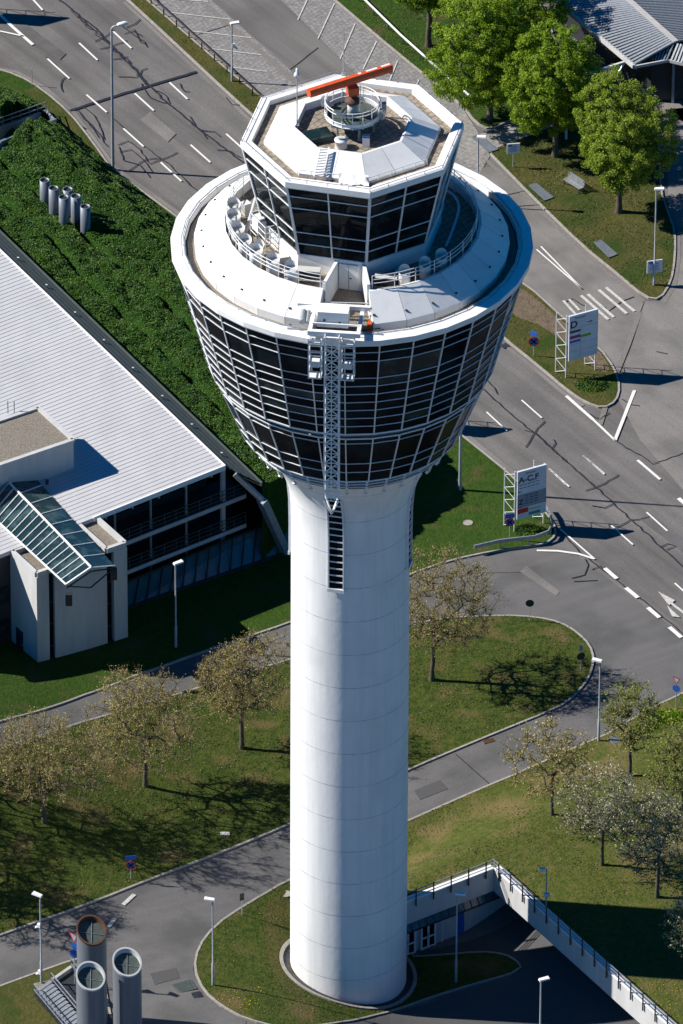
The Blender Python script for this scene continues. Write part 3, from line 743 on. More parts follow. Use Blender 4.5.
# ---- things on the tower
def P_top(px, py, z): return at(px, py, z)
def tub(px, py, z_top, label, dia=.92, h=1.6, face=0.0):
    c = at(px, py, z_top); t = thing('vent_tub', label, 'vent', (c.x, c.y, DECK+.004), face, 'white tub-shaped vents on the roof deck')
    m = MB(); r = dia/2
    m.lathe([(r*.92, 0), (r*.92, .12), (r, .14), (r, h-.45), (r*1.02, h-.40)], 20)
    # slanted collar, open towards the viewer
    n = 20; vs = []
    for k in range(n):
        a = 2*PI*k/n; q = P(a, r*1.02, 0); top = h-.40+.45*(.5-.5*math.cos(a))
        vs += [(q.x, q.y, h-.40), (q.x, q.y, top)]
    m.add(vs, [(k*2, ((k+1) % n)*2, ((k+1) % n)*2+1, k*2+1) for k in range(n)])
    m.build('drum', white, t)
    g = MB(); g.lathe([(0, h-.42), (r*.98, h-.42)][::-1], 20); g.build('mesh_cover', conc_l, t)
    return t
names = ['rearmost tub of the left curve, by the far end of the railing', 'second white tub from the rear in the left curve', 'third white tub from the rear in the left curve', 'fourth white tub from the rear in the left curve',
         'fifth white tub from the rear in the left curve', 'sixth white tub from the rear, in front of the cooling unit', 'white tub at the front end of the left curve, nearest the door walls']
for (x, y), nm in zip([(234, 204), (234, 215), (238, 228), (245, 240), (256, 250), (273, 259), (291, 267)], names): tub(x, y, DECK+1.35, nm, face=R_(20))
tub(259, 242, DECK+1.2, 'lone white tub of the inner row beside the cooling unit', .7, 1.2)
for (x, y), nm in zip([(404.5, 269), (425, 261), (441.5, 253)], ['shaded tub nearest the door walls, leftmost of the right-hand three', 'middle of the three shaded tubs right of the door walls', 'rearmost and rightmost of the three shaded tubs on the dark deck']): tub(x, y, DECK+1.35, nm, .80, 1.45)
# cooling unit
c = at(271, 240, DECK); t = thing('cooling_unit', 'white boxy cooling unit in a tubular frame on the left roof deck', 'cooling unit', (c.x, c.y, DECK+.004), R_(28))
m = MB(); m.box((-.3, .6, 1.15), (1.3, 1.0, .9)); m.box((-.3, .6, 1.7), (1.0, .8, .15)); m.build('casing', white, t)
m = MB(); m.box((.45, -.5, 1.0), (.9, .8, .8)); m.build('blower', conc_l, t)
m = MB()
for x in (-1, 1):
    for y in (-1.1, 0, 1.1): m.tube([(x, y, 0), (x, y, 1.9)], .04, 6)
for z in (.5, .95, 1.4, 1.9):
    for x in (-1, 1): m.tube([(x, -1.1, z), (x, 1.1, z)], .035, 6)
    for y in (-1.1, 1.1): m.tube([(-1, y, z), (1, y, z)], .035, 6)
m.build('frame', trimm, t)
m = MB(); a, b = at(256, 198, DECK+1.2), at(246, 232, DECK+.3); m.tube([a, b], .13, 10)
tag(m.build('duct', conc_l), 'straight pale duct sloping across the left roof deck behind the cooling unit', 'duct')
for px, lab in (([(423, 240), (436, 224), (444, 205), (441, 196), (436, 192), (430, 190)], 'inner curved pale pipe on the dark right roof deck'), ([(446, 246), (452, 232), (459, 212), (459, 204), (455, 196), (446, 190), (440, 186)], 'outer curved pale pipe on the dark right roof deck')):
    m = MB(); pts = [at(x, y, DECK+.35) for x, y in px]; m.tube(chaikin(pts, 2, False), .09, 8)
    for p in pts[1:-1]: m.bar((p.x, p.y, DECK), (p.x, p.y, DECK+.35), .06)
    tag(m.build('pipe', trimm), lab, 'pipe')
for (x, y), rz, sz, lab in (((283, 262), .3, (.7, .5, .5), 'low pale box beside the front tub of the left deck'), ((262, 228), .9, (.6, .9, .7), 'pale box behind the cooling unit on the left deck'), ((296, 262), .1, (1.1, .25, .3), 'flat cable tray at the foot of the cab glazing'), ((402, 276), -.2, (.9, .3, .35), 'flat cable tray on the shaded right deck'), ((246, 214), .6, (.5, .5, .9), 'narrow pale cabinet beside the duct')):
    c = at(x, y, DECK); t = thing('deck_box', lab, 'equipment box', (c.x, c.y, DECK+.004), rz)
    m = MB(); m.box((0, 0, sz[2]/2), sz); m.build('case', conc_l, t); m = MB(); m.box((0, 0, sz[2]+.02), (sz[0]+.05, sz[1]+.05, .04)); m.build('lid', trimm, t)
# boxes beside the gap walls
for (x, y), lab in zip([(309, 277), (386, 284)], ['small dark equipment crate left of the door recess', 'small dark equipment crate right of the door recess']):
    c = at(x, y, DECK); t = thing('equipment_crate', lab, 'crate', (c.x, c.y, DECK+.004), R_(-8))
    m = MB(); m.box((0, 0, .3), (1.5, .6, .6)); m.build('case', frame_d, t); m = MB(); m.box((0, 0, .63), (1.56, .66, .05)); m.build('lid', conc_l, t)

# radar antenna
rc = at(352.5, 114.5, 70.0)
t = thing('radar_antenna', 'orange bar radar antenna turning above a round railed platform on the cab roof', 'radar', (rc.x, rc.y, 68.79))
m = MB(); z = 1.2
m.lathe([(0, z), (1.72, z), (1.78, z-.02), (1.78, z-.18), (0, z-.2)][::-1], 40); pl = m.build('platform', slate, t)
m = MB()
for k in range(6): a = k*PI/3+.3; m.tube([P(a, 1.45, 0), P(a, 1.55, z-.1)], .07, 8)
m.build('supports', steel, t)
m = MB()
for h_ in (z+.02, z+.32, z+.95, z+1.2): m.tube([P(2*PI*k/48, 1.88, h_) for k in range(49)], .035, 6)
for k in range(16): m.tube([P(2*PI*k/16, 1.88, z-.1), P(2*PI*k/16, 1.88, z+1.2)], .03, 6)
cg = m.build('cage', white, t)
m = MB(); m.lathe([(1.86, z), (1.86, z+.34)], 48); m.lathe([(1.84, z+.34), (1.84, z)], 48); m.build('kick_plate', trimm, cg)
m = MB()
for a in (R_(-115), R_(70), R_(95)): m.box(P(a, 2.15, z+.5), (.35, .3, .7), a)
m.build('junction_box', steel, t)
m = MB(); m.lathe([(0, z), (.36, z), (.36, z+1.05), (0, z+1.05)][::-1], 20); m.build('pedestal', conc_l, t)
m = MB(); m.lathe([(0, z+1.04), (.56, z+1.06), (.56, z+1.2), (.3, z+1.4), (.2, z+1.42), (.2, z+1.7)][::-1], 20); m.build('bearing', brown, t)
m = MB(); m.box((0, 0, z+1.98), (.72, .72, .62), R_(18)); m.lathe([(.3, z+1.6), (.42, z+1.7)][::-1], 16); m.build('gearbox', orange, t)
bz = 72.72; a, b = at(308.5, 93.0, bz), at(391, 67.0, bz)
loc = Vector((rc.x, rc.y, 68.79)); a -= loc; b -= loc; d = (b-a).normalized(); mid = (a+b)/2
m = MB(); sdv = Vector((-d.y, d.x, 0))
def sect(p, k): return [p+sdv*u*k+Vector((0, 0, v*k)) for u, v in ((-.26, -.26), (.20, -.26), (.30, .05), (.12, .28), (-.22, .28), (-.30, .0))]
S0, S1 = sect(a, 1), sect(b, 1); m.add(S0+S1, [(i, (i+1) % 6, 6+(i+1) % 6, 6+i) for i in range(6)]+[(5, 4, 3, 2, 1, 0), (6, 7, 8, 9, 10, 11)])
bm_ = m.build('antenna_beam', orange, t)
m = MB()
for f0, f1 in ((.70, .83), (.88, .985), (.60, .635)): m.bar(a.lerp(b, f0)+Vector((0, 0, .287)), a.lerp(b, f1)+Vector((0, 0, .287)), .16, .012)
m.build('worn_patch', white, bm_)
m = MB(); q = b+Vector((0, 0, -.5)); m.tube([b+Vector((0, 0, -.2)), q], .14, 10); m.build('horn', steel, bm_)

# masts and small items on the cab roof
def mast(px, py, zb, h, label, r=.035, top=None):
    c = at(px, py, zb); t = thing('mast', label, 'mast', (c.x, c.y, zb+.003))
    m = MB(); m.tube([(0, 0, 0), (0, 0, h)], [r*1.3, r], 8); m.box((0, 0, .05), (.3, .3, .1)); m.build('pole', polem, t)
    if top == 'lamp':
        m = MB(); m.lathe([(0, h-.1), (.24, h-.1), (.20, h+.12), (.10, h+.25), (.09, h+.5), (0, h+.52)][::-1], 16); m.build('lamp_head', trimm, t)
    return t
mast(297, 126, 69.2, 4.1, 'slim mast with a pale lamp head at the left edge of the cab roof', top='lamp')
mast(360, 140, 68.8, 4.4, 'thin bare mast standing in front of the radar platform', .03)
mast(343.5, 75, 68.5, 3.9, 'thin antenna mast at the rear corner of the cab roof', .035)
c = at(318, 136, 69.0); t = thing('roof_hatch', 'dark square hatch box with glassy lid on the cab roof deck', 'hatch', (c.x, c.y, 68.79), R_(-38+60))
m = MB(); m.box((0, 0, .17), (1.7, 1.25, .34)); m.build('curb', slate, t); m = MB(); m.box((0, 0, .37), (1.8, 1.35, .06)); m.build('lid', glass2, t)
for (x, y), lab in zip([(341, 147), (366, 145)], ['small round white vent drum beside the hatch', 'small white vent box right of the drum on the roof deck']):
    c = at(x, y, 68.8); t = thing('roof_vent', lab, 'vent', (c.x, c.y, 68.79))
    m = MB()
    if x < 350: m.lathe([(.42, 0), (.42, .55), (.46, .56), (.46, .62), (0, .66)], 18)
    else: m.box((0, 0, .35), (.5, .5, .7))
    m.build('body', white, t); m = MB(); m.box((0, 0, .78), (.55, .3, .05)); m.build('cap', conc_l, t)
# draped tarpaulin
m = MB(); n = 12; q0 = at(338, 182, 68.5); q1 = at(368, 184, 68.5); vs = []
for i in range(n+1):
    for j in range(6):
        p = q0.lerp(q1, i/n)+Vector((.05, .5-.17*j+.08*math.sin(i*.9), .38-.06*j+.05*math.sin(i*2.3+j*1.3)+(.22 if 9 <= i <= 11 and 1 < j < 4 else 0))); vs.append(p)
m.add(vs, [(i*6+j+1, (i+1)*6+j+1, (i+1)*6+j, i*6+j) for i in range(n) for j in range(5)], 0, True)
tag(m.build('tarpaulin', white), 'crumpled white tarpaulin bundled on the front roof slope beside the ladder', 'tarpaulin')

# facade maintenance lift
base = at(333, 343, 59.2)
lx, ly = base.x, base.y
lift = thing('facade_lift', 'white facade lift with winch housing and long lattice mast hanging down the tower head', 'facade lift', (lx, ly, 59.2))
th_l = math.atan2(lx, -ly); out = Vector((math.sin(th_l), -math.cos(th_l), 0)); sid = Vector((math.cos(th_l), math.sin(th_l), 0))
def Lp(u, v, w): return sid*u+out*v+Vector((0, 0, w))   # local: side, outward, up
def lbox(mb, u0, u1, v0, v1, w0, w1, mi=0):
    mb.bar(Lp((u0+u1)/2, v0, (w0+w1)/2), Lp((u0+u1)/2, v1, (w0+w1)/2), u1-u0, w1-w0, mi)
m = MB(); lbox(m, -1.15, .95, -1.9, -.75, .75, 1.95); wh = m.build('winch_housing', white, lift)
m = MB(); lbox(m, -.75, -.6, -.75, -.70, 1.25, 1.4); lbox(m, .3, .45, -.75, -.70, 1.1, 1.25); m.build('latch', darkm, wh)
m = MB()
for u in (-1.55, 1.75):
    m.bar(Lp(u, -2.5, 1.0), Lp(u, .45, 1.0), .26, .3); m.bar(Lp(u, -2.5, .3), Lp(u, -2.5, 1.0), .2); m.bar(Lp(u, -.8, .45), Lp(u, -.8, 1.0), .2)
m.bar(Lp(-1.7, .35, 1.0), Lp(1.9, .35, 1.0), .3, .34); m.bar(Lp(-2.7, -2.5, 1.35), Lp(2.3, -2.5, 1.35), .26, .28); m.bar(Lp(-1.5, -.55, 1.15), Lp(1.7, -.55, 1.15), .1, .12)
m.bar(Lp(-1.5, -.2, .85), Lp(1.7, -.2, .85), .08, .08)
m.build('carriage_frame', white, lift)
m = MB(); m.tube([Lp(-2.2, -1.9, 1.2), Lp(-2.2, -.9, .95)], .22, 12); m.tube([Lp(-1.85, -1.9, 1.2), Lp(-1.85, -.9, .95)], .14, 12); m.build('hydraulic_drum', steel, lift)
m = MB(); lbox(m, 2.2, 2.5, -1.7, -1.2, .2, .9); m.build('control_box', orange, lift)
m = MB(); lbox(m, -3.2, 3.3, -1.9, -1.7, .05, .22); lbox(m, -3.2, 3.3, -.75, -.6, .45, .55); m.build('track', steel, lift)
# lattice mast
m = MB(); hw = .48; zt, zb = 1.0, -12.4
cs = [(-hw, .15), (hw, .15), (hw, .15+.75), (-hw, .15+.75)]
for u, v in cs: m.bar(Lp(u, v, zt), Lp(u, v, zb), .095)
n = 17
for k in range(n):
    a = zt+(zb-zt)*k/n; b = zt+(zb-zt)*(k+1)/n; mid_ = (a+b)/2
    for (u0, v0), (u1, v1) in zip(cs, cs[1:]+cs[:1]):
        m.bar(Lp(u0, v0, a), Lp(u1, v1, a), .05)
    v = .9; m.bar(Lp(-hw, v, a), Lp(0, v, mid_), .06); m.bar(Lp(hw, v, a), Lp(0, v, mid_), .06); m.bar(Lp(-hw, v, b), Lp(0, v, mid_), .06); m.bar(Lp(hw, v, b), Lp(0, v, mid_), .06)
    for u in (-hw, hw): m.bar(Lp(u, .15, a), Lp(u, .9, b), .05)
for u, v in cs: m.bar(Lp(u, v, zb), Lp(0, .5, zb-1.3), .1)
m.bar(Lp(0, .9, zt), Lp(0, .9, zb), .07)
m.build('lattice_mast', white, lift)
for sgn in (-1, 1):
    m = MB(); uc = sgn*1.12-.03; hu = .42
    for z in (.6, -.2, -1.0, -1.8, -2.3):
        for (u0, v0), (u1, v1) in (((uc-hu, .2), (uc+hu, .2)), ((uc+hu, .2), (uc+hu, 1.0)), ((uc+hu, 1.0), (uc-hu, 1.0)), ((uc-hu, 1.0), (uc-hu, .2))): m.bar(Lp(u0, v0, z), Lp(u1, v1, z), .07)
    for u in (uc-hu, uc+hu):
        for v in (.2, 1.0): m.bar(Lp(u, v, .9), Lp(u, v, -2.35), .08)
    lbox(m, uc-hu, uc+hu, .2, 1.0, -2.36, -2.28); lbox(m, uc-.3, uc+.3, .3, .9, -1.5, -1.1)
    m.build('basket', trimm, lift)

# ------------------------------------------------------------------ OFFICE BUILDING (left)
ZR = 8.8
bld = thing('office_building', 'long low office building with a pale standing seam roof beside the ivy bank', 'building', (0, 0, 0))
def BP(name, mb, mats, par=None): return mb.build(name, mats, par or bld)
rA, rB, rC = at(225, 466, ZR), at(93, 518, ZR), at(-90, 590, ZR)
ux = (at(225, 466, ZR)-at(0, 250, ZR)).normalized()     # along the long eave
rD = rA-ux*75; rE = rC-ux*60
m = MB(); poly = [rA, rD, rE, rC, rB]; m.prism([(p.x, p.y) for p in poly], ZR-.35, ZR, 0)
roof = BP('roof', m, roofw)
# standing seams: parallel to the gable edge (A-B)
gd = (rB-rA).normalized(); m = MB(); L_ = (rE-rD).dot(gd)
perp = ux
for k in range(1, 200):
    p = rA-ux*(k*.46)
    # clip at building rear line C-E
    q = p+gd*34
    m.bar((p.x, p.y, ZR+.025), (q.x, q.y, ZR+.006), .03, .012)
for k in (0,): pass
m.build('standing_seams', seamm, roof)
m = MB(); m.bar(rA+Vector((0, 0, -.12)), rB+Vector((0, 0, -.12)), .14, .42); m.bar(rA+Vector((0, 0, .02)), rD+Vector((0, 0, .02)), .12, .10); m.build('eaves_trim', white, roof)
# sloping slate strip beyond the eave
sA, sD = at(262, 484, 7.8), at(0, 232, 7.8); sdv = (sA-sD).normalized(); sD2 = sA-sdv*75
m = MB(); m.add([rA+Vector((0, 0, -.06)), rD+Vector((0, 0, -.06)), sD2, sA], [(0, 1, 2, 3)][::-1]); m.add([rA, rD, sD2, sA], [(0, 1, 2, 3)]) if False else None
m.add([Vector((p.x, p.y, p.z-.25)) for p in (rA, rD, sD2, sA)], [(3, 2, 1, 0)])
m.bar(sA, sD2, .12, .3); 
BP('slate_strip', m, slate)
m = MB()
for k in range(4):
    f = (k+.7)/4.2; a = rA.lerp(sA, f); b = rD.lerp(sD2, f); m.bar(a+Vector((0, 0, .0)), b+Vector((0, 0, .0)), .05, .06)
BP('strip_battens', m, frame_d)
for k in range(9):
    p = rA.lerp(sA, .45)-ux*(3+k*4.5); m = MB(); m.box((p.x, p.y, p.z+.12), (.16, .16, .2)); BP('strip_bracket', m, conc_l)
# walls below (recessed)
hh = Vector((ux.x, ux.y, 0)); gg = Vector((gd.x, gd.y, 0))
wA = rA-hh*2.6+gg*.3; wB = rB-hh*2.6
m = MB(); fp = [wA, rA-hh*2.6+gg*.15, rD+gg*.15, rE, rC-hh*1.0, rB-hh*1.5+gg*1.2, wB]
m.prism([(p.x, p.y) for p in fp], -1, ZR-.36, 0); BP('wall', m, frame_d)  # near-black wall colour carries the shade of the recessed gallery
# gallery floors, railings, posts
for zf, ex in ((5.5, 2.0), (2.8, 2.0)):
    a = rA+gg*-1.9; b = rB+gg*1.0
    m = MB(); m.prism([(a.x, a.y), (b.x, b.y), ((b-hh*2.7).x, (b-hh*2.7).y), ((a-hh*2.7).x, (a-hh*2.7).y)], zf-.30, zf); g = BP('gallery_floor', m, frame_d); m = MB(); m.bar(Vector((a.x, a.y, zf-.15))+hh*.03, Vector((b.x, b.y, zf-.15))+hh*.03, .1, .34); m.build('floor_edge', conc_l, g)  # floor colour darkened to stand in for the shade inside the gallery
    m = MB()
    for h_ in (.35, .7, 1.05): m.bar(a+Vector((0, 0, zf+h_-a.z)), b+Vector((0, 0, zf+h_-b.z)), .05)
    for k in range(15): q = a.lerp(b, k/14); m.bar((q.x, q.y, zf), (q.x, q.y, zf+1.05), .05)
    m.build('railing', slate, g)
for k, f in enumerate((.0, .28, .55, .82)):
    q = rA.lerp(rB, f)-hh*.35; m = MB(); m.tube([(q.x, q.y, 0), (q.x, q.y, ZR-.36)], .22 if k == 0 else .1, 12); BP('column', m, conc_l if k == 0 else steel)
for z in (6.2, 3.5, .9):
    for k in range(7):
        f0, f1 = (k+.06)/7, (k+.94)/7
        p, q = wA.lerp(wB, f0)+hh*.06, wA.lerp(wB, f1)+hh*.06
        m = MB(); m.bar((p.x, p.y, z+.85), (q.x, q.y, z+.85), .08, 1.7); w = BP('window', m, glass)
        m = MB()
        for s in (p, q, (p+q)/2): m.bar((s.x, s.y, z), (s.x, s.y, z+1.7), .06, .12)
        m.build('window_frame', frame_d, w)
# sloped glazing in front of the ground floor
t0, t1 = at(127, 582, 2.4), at(291, 514, 2.4); b0, b1 = at(122, 610, .1), at(289, 552, .1)
m = MB(); m.quad(b0, b1, t1, t0); sg = BP('sloped_glazing', m, slopeglass)
m = MB(); up = (b1-b0).cross(t0-b0).normalized()
for k in range(15): m.bar(b0.lerp(b1, k/14)+up*.05, t0.lerp(t1, k/14)+up*.05, .09, .12, up=up)
m.bar(b0, b1, .2, .3); m.bar(t0, t1, .14, .2); m.build('glazing_bars', frame_d, sg)
m = MB(); m.bar(at(262, 500, 6.2), at(285, 551, .4), .75, .55); BP('strut', m, steel)
m = MB(); m.bar(at(235, 474, 8.3), at(262, 500, 6.2), .3, .4); BP('strut', m, steel)
for k in range(5):
    m = MB(); p = rA.lerp(rB, (k+.5)/5); m.bar((p.x, p.y, ZR-.5), ((p-hh*2.4).x, (p-hh*2.4).y, ZR-1.6), .14); BP('brace', m, steel)

# plant room on the roof
pz = ZR+2.55
q1, q2 = at(73.5, 441, pz), at(38, 409, pz)        # right corner, rear corner
q3 = q1+(at(0, 466, pz)-q1).normalized()*20; q4 = q2+(q3-q1)
m = MB(); m.prism([(p.x, p.y) for p in (q1, q2, q4, q3)], ZR-.1, pz, 0); ph = BP('plant_room', m, conc_l)
m = MB(); ring = [q1, q2, q4, q3]
for i in range(4): m.bar(ring[i]+Vector((0, 0, .09)), ring[(i+1) % 4]+Vector((0, 0, .09)), .34, .22)
m.build('parapet', conc_l, ph)
m = MB(); m.quad(*[Vector((p.x, p.y, pz+.03)) for p in (q1, q2, q4, q3)]); m.build('gravel_roof', gravel, ph)
m = MB()
for dx in (0, .7): p = at(8+dx*9, 413, pz); m.bar((p.x, p.y, pz), (p.x, p.y, pz+1.1), .07)
m.build('antenna_stub', steel, ph)
m = MB(); p = at(47, 482, ZR+.5); m.box((p.x, p.y, ZR+.5), (.25, .3, .3)); m.build('wall_lamp', darkm, ph)

# stair tower: two white blocks with slits, glazed canopy between
BZ = 8.35
k1, k2, k3, k4 = at(36.5, 578, BZ), at(10, 554, BZ), at(28, 549, BZ), at(49, 573, BZ)
bd = (at(127, 547, BZ)-at(36.5, 578, BZ)).normalized()      # direction of the front face
sd = (k2-k1).normalized()                                   # into the building
def blk(name, base, w, dpt, z1, mats=conc_l, z0=-.3):
    a = base; b = base+bd*w; c_ = b+sd*dpt; d = base+sd*dpt
    m = MB(); m.prism([(p.x, p.y) for p in (a, b, c_, d)], z0, z1, 0); return m
k1g = Vector((k1.x, k1.y, 0))
W_ = (at(127, 547, BZ)-k1).length; D1 = (k2-k1).length
# left block
stair = bld
lb = BP('stair_block', blk('x', k1g, 1.05, D1, BZ), conc_l)
rb0 = k1g+bd*(W_-1.15)
rb = BP('stair_block', blk('x', rb0, 1.15, D1*1.25, BZ), conc_l)
def parapet(par, base, w, dpt, z):
    m = MB(); c_ = [base, base+bd*w, base+bd*w+sd*dpt, base+sd*dpt]
    c_ = [Vector((p.x, p.y, z)) for p in c_]; cen = sum(c_, Vector())/4
    ins = [p+(cen-p).normalized()*.2 for p in c_]
    for i in range(4): m.bar(ins[i]+Vector((0, 0, .2)), ins[(i+1) % 4]+Vector((0, 0, .2)), .3, .42)
    m.build('parapet', conc_l, par)
    m = MB(); m.quad(*[p+Vector((0, 0, .03)) for p in ins]); m.build('gravel_roof', gravel, par)
parapet(lb, k1g, 2.3, D1, BZ) if False else None
# wider roof trays: rebuild as trays behind the facade
for base, w, par, dpt in ((k1g, 2.2, lb, D1), (rb0-bd*.6, 1.75, rb, D1*1.25)):
    parapet(par, base, w, dpt, BZ)
m = blk('x', k1g+bd*1.0+sd*.5, W_-2.1, D1-.6, BZ-.02); BP('stair_core', m, conc_l)
# centre panel flush, slits dark
m = blk('x', k1g+bd*1.55+sd*.02, W_-3.3, .6, BZ-.3); BP('facade_panel', m, conc_l)
for u in (1.05, W_-1.75):
    m = MB(); p = k1g+bd*(u+.0)+sd*.30; q = p+bd*.5
    m.bar((p.x, p.y, 4.1), (q.x, q.y, 4.1), .1, 8.0); w = BP('slit_window', m, glass)
    m = MB()
    for z in (1.6, 3.6, 5.6): m.bar((p-sd*.06).to_tuple()[:2]+(z,), (q-sd*.06).to_tuple()[:2]+(z,), .06, .1)
    m.build('window_frame', frame_d, w)
m = MB(); p = k1g+sd*(D1*.55)-bd*.03; q = k1g+sd*(D1*.80)-bd*.03; m.bar((p.x, p.y, 1.1), (q.x, q.y, 1.1), .06, 2.2); dd = BP('door', m, frame_d)
m = MB(); h_ = p-bd*.06; m.box((h_.x, h_.y, 1.1), (.1, .1, .1)); m.build('handle', steel, dd)
# left neighbour wall face with window band
m = MB(); p = k1g+sd*(D1)-bd*6; q = k1g+sd*D1; m.prism([(p.x, p.y), (q.x, q.y), ((q+sd*3).x, (q+sd*3).y), ((p+sd*3).x, (p+sd*3).y)], -.3, ZR-.5); BP('side_wall', m, frame_d)
for z in (1.2, 4.2):
    for k in range(3):
        a = p.lerp(q, (k+.1)/3)-sd*.05; b = p.lerp(q, (k+.9)/3)-sd*.05; m = MB(); m.bar((a.x, a.y, z+.7), (b.x, b.y, z+.7), .06, 1.5); BP('window', m, glass2)
# gable glass canopy: ridge above, two slopes
rz_ = 9.6; ez = 8.9
r0, r1 = at(28, 503, rz_), at(91, 568, rz_)        # ridge rear / front
e0, e1 = at(0, 524, ez), at(66, 585, ez)           # left eave
f0, f1 = at(50, 494, ez), at(115, 566, ez)         # right eave
rr = r0-(r1-r0).normalized()*3.0; e0b = e0-(e1-e0).normalized()*2.0; f0b = f0-(f1-f0).normalized()*3
m = MB(); m.quad(e0b, e1, r1, rr); m.quad(r1, f1, f0b, rr); cn = BP('glass_canopy', m, roofglass)
m = MB()
up = Vector((0, 0, 1))
for k in range(17):
    f = k/16; m.bar(e0b.lerp(e1, f)+up*.06, rr.lerp(r1, f)+up*.06, .06, .10)
    if k % 2 == 0: m.bar(rr.lerp(r1, f)+up*.04, f0b.lerp(f1, f)+up*.04, .05, .08)
m.build('glazing_bars', trimm, cn)
m = MB(); m.bar(e0b+up*.05, e1+up*.05, .09, .12); m.bar(rr+up*.09, r1+up*.09, .12, .12); m.bar(e1+up*.06, r1+up*.06, .11, .12); m.build('canopy_frame', white, cn)
m = MB(); m.bar(r1-up*.3, e1-up*.3, .08); m.bar(f1-up*.2, r1-up*.3, .08); pc = (e1+f1)/2-up*1.1; m.bar(e1-up*.1, pc, .08); m.bar(pc, f1-up*.1, .08)
m.box((e1.x+.2, e1.y-.1, e1.z-1.2), (.5, .4, 1.0)); m.box((f1.x-.1, f1.y, f1.z-.7), (.5, .4, .9)); m.build('brackets', frame_d, cn)

# ------------------------------------------------------------------ IVY BANK
zA, zP = 6.9, 6.0
sA0 = Vector((sA.x, sA.y, 0)); 
Aend = at(262, 487, zA); A0 = Aend-sdv*75
Aend.z = 0; A0.z = 0
Pend = at(372, 430, zP); Pend.z = 0
fdir = (at(120, 177)-at(70, 135)).normalized()
P0 = Pend-(at(372, 430, zP)-at(100, 190, zP)).normalized()*75; P0.z = 0
foot = [at(x, y) for x, y in [(-260, 10), (-60, 73), (0, 88), (35, 103), (73, 137), (120, 177), (180, 226), (290, 312), (400, 396)]]
def poly_at(pts, f):
    Ls = [(b-a).length for a, b in zip(pts, pts[1:])]; T = sum(Ls)*f
    for a, b, l in zip(pts, pts[1:], Ls):
        if T <= l: return a.lerp(b, T/l)
        T -= l
    return pts[-1]
from mathutils import noise
def bank_pt(s, t):
    """s 0..1 along, t 0 (roof) ..1 (road foot)"""
    a = A0.lerp(Aend, s); p = P0.lerp(Pend, s); f = poly_at(foot, s)
    T = .45
    if t < T: u = t/T; q = a.lerp(p, u); z = zA+(zP-zA)*u
    else: u = (t-T)/(1-T); q = p.lerp(f, u); z = zP*(1-u**1.25)+.15
    return Vector((q.x, q.y, z))
NSg, NTg = 300, 110
bv = []
def bank_h(q, s, t):
    w = 1 if t < .96 else (1-t)/.04
    rw = noise.noise(Vector((s*22, t*16, 3)))*.30+noise.noise(Vector((s*50, t*34, 7)))*.15
    n1 = noise.noise(Vector((q.x*.5, q.y*.5, 9)))*.30+noise.noise(Vector((q.x*1.1, q.y*1.1, 0)))*.30+noise.noise(Vector((q.x*2.8, q.y*2.8, 5)))*.18
    fur = 0
    for c_, sd_ in ((.13, 1), (.27, 2), (.47, 3), (.63, 4), (.80, 5)):
        wob = noise.noise(Vector((s*9, sd_*7.7, 0)))*.03
        strength = .35+.65*max(0, noise.noise(Vector((s*14, sd_*3.1, 2)))*2)
        fur += strength*math.exp(-((t-c_-wob)/.011)**2)
    return (n1*.7+rw-fur*1.3)*max(0, w)
for i in range(NSg+1):
    for j in range(NTg+1):
        s, t = i/NSg, j/NTg; q = bank_pt(s, t); q.z += bank_h(q, s, t); bv.append(q)
_bxy = np.array([(p.x, p.y, p.z) for p in bv])
def HB(x, y):
    d = (_bxy[:, 0]-x)**2+(_bxy[:, 1]-y)**2; i = int(d.argmin())
    return float(_bxy[i, 2]) if d[i] < .5 else 0.0
wp = [on(x, y, HB) for x, y in [(-14, 134), (46, 113), (54, 122), (-2, 145)]]
well_a = (wp[0]+wp[3])/2; well_b = (wp[1]+wp[2])/2; well_a.z = well_b.z = 0; well_m = (well_a+well_b)/2
well_d = (well_b-well_a).normalized(); well_n = Vector((-well_d.y, well_d.x, 0)); well_h = (well_b-well_a).length/2+.2
for p in bv:
    if abs((p-well_m).dot(well_n)) < 1.15 and -40 < (Vector((p.x, p.y, 0))-well_m).dot(well_d) < well_h-.1: p.z = max(.12, p.z-2.2)
m = MB(); w_ = NTg+1
m.add(bv, [(i*w_+j, (i+1)*w_+j, (i+1)*w_+j+1, i*w_+j+1) for i in range(NSg) for j in range(NTg)], 0, True)
# end wall
ev = [bv[NSg*w_+j] for j in range(w_)]
m.add(ev+[Vector((p.x, p.y, 0)) for p in ev], [(j, w_+j, w_+j+1, j+1) for j in range(NTg)])
bank = m.build('ivy_bank', ivyb); bank['kind'] = 'structure'
me = bank.data
# fix normals
if sum(p.normal.z for p in me.polygons) < 0: me.flip_normals()
